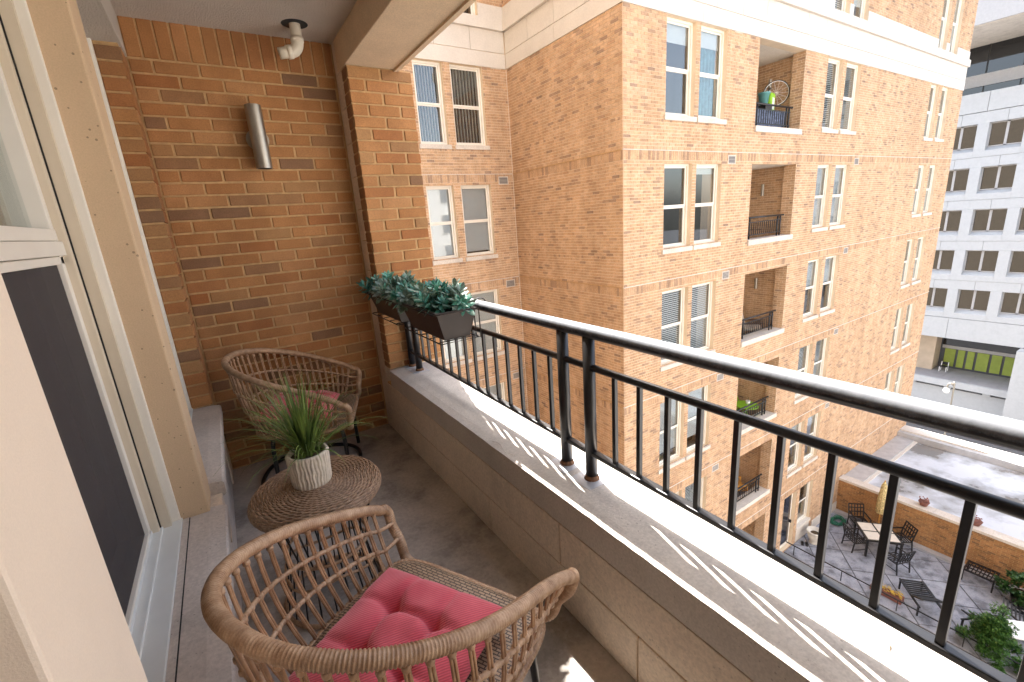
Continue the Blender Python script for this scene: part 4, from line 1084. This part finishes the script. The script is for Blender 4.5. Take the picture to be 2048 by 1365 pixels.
for a in (-.52, .52):
    for b in (-.52, .52): MB().box(a-.03, a+.03, b-.03, b+.03, 0, .69).build('leg', M['black'], t)
    MB().box(a-.03, a+.03, -.57, .57, .655, .715).build('frame', M['black'], t); MB().box(-.489, .489, a-.03, a+.03, .66, .714).build('frame', M['black'], t)
MB().box(-.025, .025, -.489, .489, .668, .716).build('cross_bar', M['black'], t); MB().box(-.489, -.026, -.025, .025, .668, .716).build('cross_bar', M['black'], t); MB().box(.026, .489, -.025, .025, .668, .716).build('cross_bar', M['black'], t)
for a in (-1, 1):
    for b in (-1, 1): MB().box(min(a*.03, a*.488), max(a*.03, a*.488), min(b*.03, b*.488), max(b*.03, b*.488), .69, .722).build('tile', M['tile'], t)
t = thing('patio_bench', 'black lattice bench against the patio wall', 'bench', (19.52, -.72, G+.004))
for a in (-.30, .30):
    for b in (-.36, .36): MB().bar((a, b, 0), (a, b, .42), .04).build('leg', M['black'], t)
    MB().bar((a, -.38, .42), (a, .38, .42), .05).build('frame', M['black'], t)
for b in (-.36, .36): MB().bar((-.28, b, .42), (.28, b, .42), .05).build('frame', M['black'], t)
for k in range(7): MB().bar((-.28, -.27+.09*k, .425), (.28, -.27+.09*k, .425), .03).build('slat', M['black'], t)
for k in range(2): MB().bar((-.10+.2*k, -.35, .43), (-.10+.2*k, .35, .43), .03).build('slat', M['black'], t)
def chaise(label, loc, rz, Ln=1.3):
    t = thing('lounge_chair', label, 'lounge chair', (*loc, G+.004), rz, 'black slatted loungers on the patio')
    for s in (-.3, .3):
        MB().bar((-Ln/2, s, .36), (Ln/2, s, .36), .045).build('side_rail', M['black'], t)
        for e in (-.9, .9): MB().bar((e*Ln/2, s, 0), (e*Ln/2, s, .35), .04).build('leg', M['black'], t)
        MB().bar((Ln*.1, s, .37), (Ln*.55, s, .72), .04).build('back_rail', M['black'], t)
    for k in range(int(Ln/.09*.6)): MB().bar((-Ln/2+.05+.09*k, -.3, .37), (-Ln/2+.05+.09*k, .3, .37), .035).build('slat', M['black'], t)
    for k in range(6): MB().bar((Ln*(.13+.075*k), -.3, .38+.062*k), (Ln*(.13+.075*k), .3, .38+.062*k), .035).build('back_slat', M['black'], t)
    return t
chaise('black slatted lounger by the patio rail, beside the flower box', (16.95, .10), math.radians(221), 1.2)
chaise('black slatted lounger behind the conifer, beside the white side table', (17.05, -1.45), math.radians(150), 1.1)
chaise('black lounger at the right end of the patio under the leafy pot', (18.1, -2.1), math.radians(100), 1.2)
t = thing('side_table', 'low white topped side table behind the conifer', 'table', (17.35, -1.95, G+.004), .7)
MB().box(-.33, .33, -.33, .33, .44, .50).build('top', M['whiteg'], t)
for a in (-.28, .28):
    for b in (-.28, .28): MB().bar((a, b, 0), (a, b, .44), .04).build('leg', M['black'], t)
t = thing('patio_umbrella', 'closed yellow patterned umbrella by the brick patio wall', 'umbrella', (19.78, 2.22, G+.004))
MB().lathe([(0,0),(.24,0),(.24,.05),(.04,.09),(.03,.10)], n=16).build('base', M['black'], t); MB().tube([(0,0,.08),(0,0,2.3)], .022, 8).build('pole', M['wood'], t)
MB().lathe([(.05,.85),(.13,.9),(.12,1.5),(.07,2.1),(.02,2.25)], n=24, fr=lambda a, i: 1+.28*math.sin(a*8)).build('folded_canopy', M['umb'], t, smooth=True)
t = thing('garden_urn', 'round white urn beside the patio door', 'urn', (17.33, 3.38, G+.004))
MB().lathe([(0,0),(.15,0),(.16,.04),(.12,.08),(.20,.2),(.25,.36),(.24,.46),(.28,.5),(.28,.54),(.24,.54),(.22,.44),(0,.42)], n=28).build('bowl', M['urn'], t, smooth=True)
MB().lathe([(0,.44),(.215,.43)], n=20).build('soil', M['soil'], t)
rs = random.Random(9); P = []
for k in range(140): a = k*.42; q = .17+.05*math.sin(k*.37)+.03*rs.random(); P.append((q*1.5*math.cos(a), q*math.sin(a), .02+.10*rs.random()))
tag(MB().tube(smoothpath(P, 2), .014, 6).build('garden_hose', M['hose'], smooth=True), 'tangled green garden hose in the patio corner', 'hose'); bpy.data.objects['garden_hose'].location = (19.3, 3.38, G+.01)
t = thing('flower_box', 'narrow box of yellow flowers by the patio rail', 'planter', (16.55, .82, G+.004), PI/2)
for k in range(2):
    pass
MB().box(-.42, .42, -.13, .13, 0, .17).build('box', M['terra'], t)
m = MB(); rs = random.Random(4)
for k in range(160):
    a, b = rs.uniform(-.4, .4), rs.uniform(-.12, .12); z = .2+rs.random()*.10; s = .028; m.quad((a-s,b,z),(a+s,b-s*.5,z+.01),(a+s*.6,b+s,z+.02),(a-s*.8,b+s*.7,z))
m.build('flowers', M['paper'], t)['kind'] = 'stuff'
t = thing('sandals', 'pair of dark sandals by the patio door', 'shoes', (16.98, 3.55, G+.004), .5)
for k in (-.07, .07):
    m = MB(); m.box(-.13, .13, k-.045, k+.045, 0, .025); o = m.build('shoe', M['black'], t, bevel=.01); MB().box(-.02, .08, k-.04, k+.04, .024, .07).build('strap', M['black'], o, bevel=.012)
def bush(name, label, loc, h, rad, n, mat, seed, pot=None, conifer=False):
    t = thing(name, label, 'plant', loc); rs = random.Random(seed)
    tr = MB().tube([(0,0,0),(.02,.01,h*.5),(0,0,h*.9)], [.03,.022,.008], 6); tr.build('trunk', M['stem'], t)
    if pot: MB().lathe([(0,0),(pot*.75,0),(pot,.35),(pot*.9,.35),(0,.32)], n=18).build('pot', M['black'], t, smooth=True)
    m = MB(); ncl = 26 if not conifer else 40
    for c in range(ncl):
        s = rs.random(); a = rs.uniform(0, 6.28)
        if conifer: z = h*(.12+.85*s); q = rad*(1-s*.75)*rs.uniform(.35, 1.1)
        else: z = h*(.3+.65*s); q = rad*math.sqrt(max(.05, 1-(2*s-.9)**2))*rs.uniform(.3, 1.1)
        cx, cy = q*math.cos(a), q*math.sin(a); cr = rad*rs.uniform(.18, .36)
        for k in range(n//ncl):
            d = Vector((rs.gauss(0, 1), rs.gauss(0, 1), rs.gauss(0, .6))).normalized()*cr*rs.random()**.4; p = Vector((cx, cy, z))+d
            ax = (Vector((cx, cy, 0)).normalized()*.7+Vector((rs.gauss(0, .6), rs.gauss(0, .6), rs.gauss(.15, .4)))).normalized(); sd = ax.cross(Vector((rs.random(), rs.random(), 1))).normalized(); L = rs.uniform(.06, .12); w_ = L*(.22 if conifer else .42)
            m.quad(tuple(p-ax*L*.1), tuple(p+ax*L*.45+sd*w_), tuple(p+ax*L), tuple(p+ax*L*.45-sd*w_))
    f = m.build('crown', mat, t); f['kind'] = 'stuff'; return t
bush('conifer', 'green conifer shrub standing by the patio rail in front of the white side table', (16.35, -1.62, G), 1.45, .62, 9000, M['conif'], 1, conifer=True)
bush('leafy_shrub', 'round leafy green shrub in a dark pot by the patio wall', (19.30, -1.75, G), 1.0, .50, 3000, M['leafd'], 2, pot=.32)
bush('ivy_patch', 'low green ivy at the foot of the conifer by the rail', (16.3, -2.5, G), .45, .45, 1600, M['leafd'], 3)
# ------------------------------------------------------------------ things on the balconies across the court
def ylv(r): return rows[r][0]-.07-.46
B1 = ylv(1)
t = thing('bicycle', 'silver bicycle upended on the cluttered top balcony', 'bicycle', (14.30, FY+.66, B1+.001), -.85)
for nm, (wx, wz) in (('wheel', (.0, 1.52)), ('wheel', (-.42, .35))):
    P = [(wx+.33*math.cos(a), 0, wz+.33*math.sin(a)) for a in np.linspace(0, 2*PI, 33)[:-1]]
    o = MB().tube(P, .014, 6, closed=True).build('wheel', M['tyre'], t, smooth=True)
    MB().tube([(wx+.315*math.cos(a), 0, wz+.315*math.sin(a)) for a in np.linspace(0, 2*PI, 33)[:-1]], .011, 5, closed=True).build('rim', M['whiteg'], o)
    for k in range(14): a = 2*PI*k/14; MB().bar((wx, .0, wz), (wx+.31*math.cos(a), 0, wz+.31*math.sin(a)), .005).build('spoke', M['whiteg'], o)
for a, b in (((0,0,1.52),(-.42,0,1.12)),((-.42,0,1.12),(-.42,0,.35)),((-.42,0,1.12),(-.72,0,1.0)),((0,0,1.52),(-.62,0,.62)),((-.62,0,.62),(-.42,0,.35))): MB().bar(a, b, .035).build('frame_tube', M['steel'], t)
MB().bar((-.2,-.28,1.62), (-.2,.28,1.62), .03).build('handlebar', M['black'], t); MB().box(-.82,-.70,-.06,.06,.92,1.08).build('saddle', M['black'], t)
t = thing('teal_pot', 'teal flower pot on the cluttered top balcony', 'pot', (13.62, FY+.62, B1+.001))
MB().lathe([(0,1.15),(.10,1.15),(.14,1.43),(.155,1.43),(.155,1.47),(.13,1.47),(0,1.4)], n=18).build('pot', M['tealp'], t, smooth=True); MB().box(-.16,.16,-.16,.16,0,1.145).build('stand', M['black'], t)
t = thing('soil_bag', 'bright green and white bag of potting soil on the top balcony', 'bag', (14.02, FY+.66, B1+.45), .2)
MB().box(-.16,.16,-.09,.09,.45,1.05).build('bag', M['lime'], t, bevel=.05); MB().box(-.1,.06,-.0935,-.09,.62,.92).build('white_label', M['whiteg'], t); MB().box(-.18,.18,-.12,.12,-.449,.45).build('crate', M['black'], t)
t = thing('draped_sheet', 'blue patterned cloth hung behind the top balcony railing', 'cloth', (13.2, FY+.25, rows[1][0]-.07))
m = MB(); n = 40
for k in range(n+1): x = -.85+1.7*k/n; y = .015*math.sin(k*1.1); m.v += [(x, y, .02), (x, y, .46)]
for k in range(n): m.f.append((2*k, 2*k+2, 2*k+3, 2*k+1)); m.t.append(0)
m.build('cloth', M['blue'], t, smooth=True)
def arm_chair(label, loc, rz, fab, frm, r):
    t = thing('balcony_chair', label, 'chair', (*loc, ylv(r)+.001), rz)
    for s in (-.27, .27):
        MB().bar((.25, s, 0), (.25, s, .6), .04).build('leg', frm, t); MB().bar((-.25, s, 0), (-.3, s, .6), .04).build('leg', frm, t); MB().bar((.27, s, .61), (-.33, s, .6), .05).build('arm', frm, t)
    MB().box(-.26, .26, -.25, .25, .36, .46).build('seat', fab, t, bevel=.02)
    m = MB(); m.mbox(Matrix.Translation((-.33, 0, .75)) @ Matrix.Rotation(-.25, 4, 'Y'), .05, .25, .36); m.build('backrest', fab, t, bevel=.02); return t
arm_chair('beige cushioned armchair on the third balcony down', (14.12, FY+.78), -.9, M['linen'], M['brownw'], 3)
arm_chair('orange wooden chair on the balcony above the bottom one', (13.85, FY+.78), -.6, M['wood'], M['wood'], 5)
zz = ylv(4)
t = thing('bistro_table', 'round lime green bistro table on a lower balcony', 'table', (13.82, FY+.60, zz+.001))
MB().lathe([(0,.70),(.36,.70),(.36,.725),(0,.725)], n=28).build('top', M['lime'], t)
for k in range(3): a = k*2.1; MB().bar((.28*math.cos(a), .28*math.sin(a), 0), (-.12*math.cos(a), -.12*math.sin(a), .70), .025).build('leg', M['lime'], t)
t = thing('bistro_chair', 'lime green folding chair beside the bistro table', 'chair', (14.2, FY+1.12, zz+.001), -1.3)
for s in (-.19, .19): MB().bar((.2, s, 0), (-.2, s, .9), .025).build('leg', M['lime'], t); MB().bar((-.2, s, 0), (.18, s, .45), .025).build('leg', M['lime'], t)
MB().box(-.19, .19, -.19, .19, .44, .465).build('seat', M['lime'], t)
for z in (.70, .84): MB().box(-.19, -.165, -.19, .19, z, z+.07).build('back_slat', M['lime'], t)
t = thing('table_pot', 'tiny white pot with a sprout on the green bistro table', 'pot', (13.92, FY+.62, zz+.727))
MB().lathe([(0,0),(.06,0),(.075,.11),(.065,.11),(0,.10)], n=14).build('pot', M['whiteg'], t, smooth=True); MB().tube([(0,0,.1),(.02,0,.22)], .006, 5).build('stem', M['leafd'], t)
# ------------------------------------------------------------------ white office building over the street
wb_ = thing('office_building', 'white concrete office building with grid windows beyond the brick building', 'building')
WX = 55.0; ys = [9.82-2.74*k+2.05 for k in range(-3, 9)]   # upper (larger y) edges of the windows
holes = []
WT = [6.42-3.42*k for k in range(5)]
for k in range(-4, 9):
    for z in WT: holes.append((7.06-2.74*k, 9.10-2.74*k, z-1.86, z))
us = sorted({-20.0, 22.0} | {h for q in holes for h in q[:2]}); zs = [-11.8]+sorted({h for q in holes for h in q[2:]})+[8.82]
# piers and spandrel panels, each its own piece
ucol = sorted({(h[0], h[1]) for h in holes})
edges = [(-20.0, ucol[0][0])]+[(a[1], b[0]) for a, b in zip(ucol[:-1], ucol[1:])]+[(ucol[-1][1], 22.0)]
for a, b in edges:
    for k, z in enumerate(WT): MB().box(WX-.02, WX+.8, a+.002, b-.002, z-2.62, z+.001).build('pier', M['pwhite'], wb_)
for a, b in ucol:
    for k, z in enumerate(WT):
        # sloped sill block
        m = MB(); P = [(WX+.5, z-1.86), (WX+.02, z-2.12), (WX-.04, z-2.14), (WX-.04, z-2.62), (WX+.8, z-2.62), (WX+.8, z-1.86)]; n = len(P)
        for y in (a, b): m.v += [(x, y, q) for x, q in P]
        for i in range(n): j = (i+1) % n; m.f.append((i, j, n+j, n+i))
        m.f += [tuple(range(n-1, -1, -1)), tuple(range(n, 2*n))]; m.t = [0]*len(m.f); m.build('sill_block', M['pwhite'], wb_, recalc=True)
        fr = MB(); x0, x1 = WX+.42, WX+.5
        fr.box(x0, x1, a, a+.07, z-1.86, z); fr.box(x0, x1, b-.07, b, z-1.86, z); fr.box(x0, x1, (a+b)/2-.08, (a+b)/2+.08, z-1.86, z); fr.box(x0, x1, a+.07, b-.07, z-.08, z); fr.box(x0, x1, a+.07, b-.07, z-1.86, z-1.78)
        o = fr.build('window', M['bronze'], wb_)
        for p, q in ((a+.06, (a+b)/2-.07), ((a+b)/2+.07, b-.06)): MB().box(WX+.46, WX+.47, p, q, z-1.8, z-.06).build('pane', M['bluegl'], o)
for k, z in enumerate(WT):
    y = -20
    lo, hi = z+.006, (WT[k-1]-2.635 if k else 7.29)
    i = 0; cuts = [-20]+[ (a+b)/2 for a, b in ucol]+[22]
    for a, b in zip(cuts[:-1], cuts[1:]): MB().box(WX, WX+.8, a+.02, b, lo, hi).build('spandrel_panel', M['pwhite'], wb_)
cuts = [-20+4.2*k for k in range(11)]
cuts = [4.0-2.74*2*k+5.35 for k in range(6, -5, -1)]
for a, b in zip(cuts[:-1], cuts[1:]): MB().box(WX-.06, WX+3, min(a,b)+.03, max(a,b), 7.33, 8.82).build('parapet_panel', M['pwhite'], wb_); MB().box(WX-.05, WX+.8, min(a,b)+.025, max(a,b), -11.8, WT[-1]-2.66).build('lower_panel', M['pwhite'], wb_)
MB().box(WX+3.2, WX+3.3, -20, 22, 8.0, 13.2).build('clerestory_glass', M['bluegl'], wb_)
for k in range(18): MB().box(WX+3.1, WX+3.2, -18+k*2.2, -18+k*2.2+.07, 8, 13.2).build('mullion', M['black'], wb_)
MB().box(WX+3.08, WX+3.19, -20, 22, 9.75, 10.7).build('clerestory_band', M['bronze'], wb_)
MB().box(WX-4.0, WX+6, -20, 22, 12.95, 13.7).build('roof_overhang', M['farsill'], wb_); MB().box(WX-4.2, WX-3.99, -20, 22, 13.0, 22).build('roof_fascia', M['bronze'], wb_)
MB().box(WX+1.0, WX+14, -20, 22, -11.0, 7.9).build('building_core', M['dark'], wb_)
MB().box(WX+5, WX+14, -20, 22, 7.9, 12.9).build('clerestory_room', M['dark'], wb_)
MB().box(WX+.0, WX+6, -20, 22, -16.4, -15.83).build('terrace_slab', M['pwhite'], wb_)
for k in range(9): MB().box(WX+.3, WX+5.9, -4+k*1.9, -4+k*1.9+1.88, -15.83, -15.81).build('terrace_paver', M['slate'], wb_)
MB().box(WX+.8, WX+6, -20, 22, -12.0, -11.2).build('terrace_ceiling', M['farsill'], wb_)
MB().box(WX+4.3, WX+4.5, -20, 22, -15.8, -12.0).build('terrace_back', M['shade'], wb_)
MB().box(WX+2.6, WX+4.29, 10.55, 11.9, -15.8, -12.01).build('terrace_pier', M['beige'], wb_)
pv = [10.26, 9.30, 8.62, 7.94, 6.95, 6.1, 5.2, 4.3, 3.4]
for a, b in zip(pv[:-1], pv[1:]):
    o = MB().box(WX+4.20, WX+4.25, b+.09, a-.09, -15.6, -13.85).build('green_screen', M['green'], wb_)
MB().box(WX+4.15, WX+4.28, 3, 10.4, -13.8, -13.5).build('terrace_beam', M['bronze'], wb_)
MB().box(WX+4.18, WX+4.22, 3, 10.4, -13.49, -12.1).build('terrace_glass', M['bluegl'], wb_)
MB().box(WX-1.2, WX+6, -2.0, 4.62, -20, -11.85).build('corner_pier', M['pwhite'], wb_)
MB().box(WX+.5, WX+6, -20, 22, -20, -16.7).build('lower_wall', M['pwhite'], wb_)
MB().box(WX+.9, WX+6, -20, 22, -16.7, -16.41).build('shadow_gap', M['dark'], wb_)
for k in range(7): MB().box(WX+.25, WX+1.0, -2+2.6*k, -2+2.6*k+.5, -16.69, -16.405).build('bracket', M['pwhite'], wb_)
t = thing('street_lamp', 'curved street lamp with a white globe in front of the office building', 'street lamp', (42, 5.45, -20))
MB().tube(smoothpath([(0,0,0),(0,0,7.6),(0,.08,8.0),(0,.22,8.12),(0,.34,7.95),(0,.36,7.7)], 6), .05, 8).build('pole', M['steel'], t, smooth=True)
MB().lathe([(0,-.28),(.14,-.22),(.2,-.05),(.14,.1),(.04,.16),(0,.16)], (0,.36,7.6), 14).build('globe', M['whiteg'], t, smooth=True)
t = thing('terrace_chair', 'small white metal chair with dark seat on the office terrace', 'chair', (57.9, 9.75, -15.8))
for a in (-.25, .25):
    for b in (-.25, .25): MB().bar((a, b, 0), (a, b, .85 if a > 0 else .45), .05).build('leg', M['whiteg'], t)
MB().box(-.25, .25, -.25, .25, .42, .5).build('seat', M['black'], t); MB().box(.24, .28, -.2, .2, .55, .85).build('backrest', M['black'], t)
tag(MB().box(27.0, WX-2, -60, 80, -20, -19.99).build('street', M['ground']), 'street in front of the office building', kind='structure')
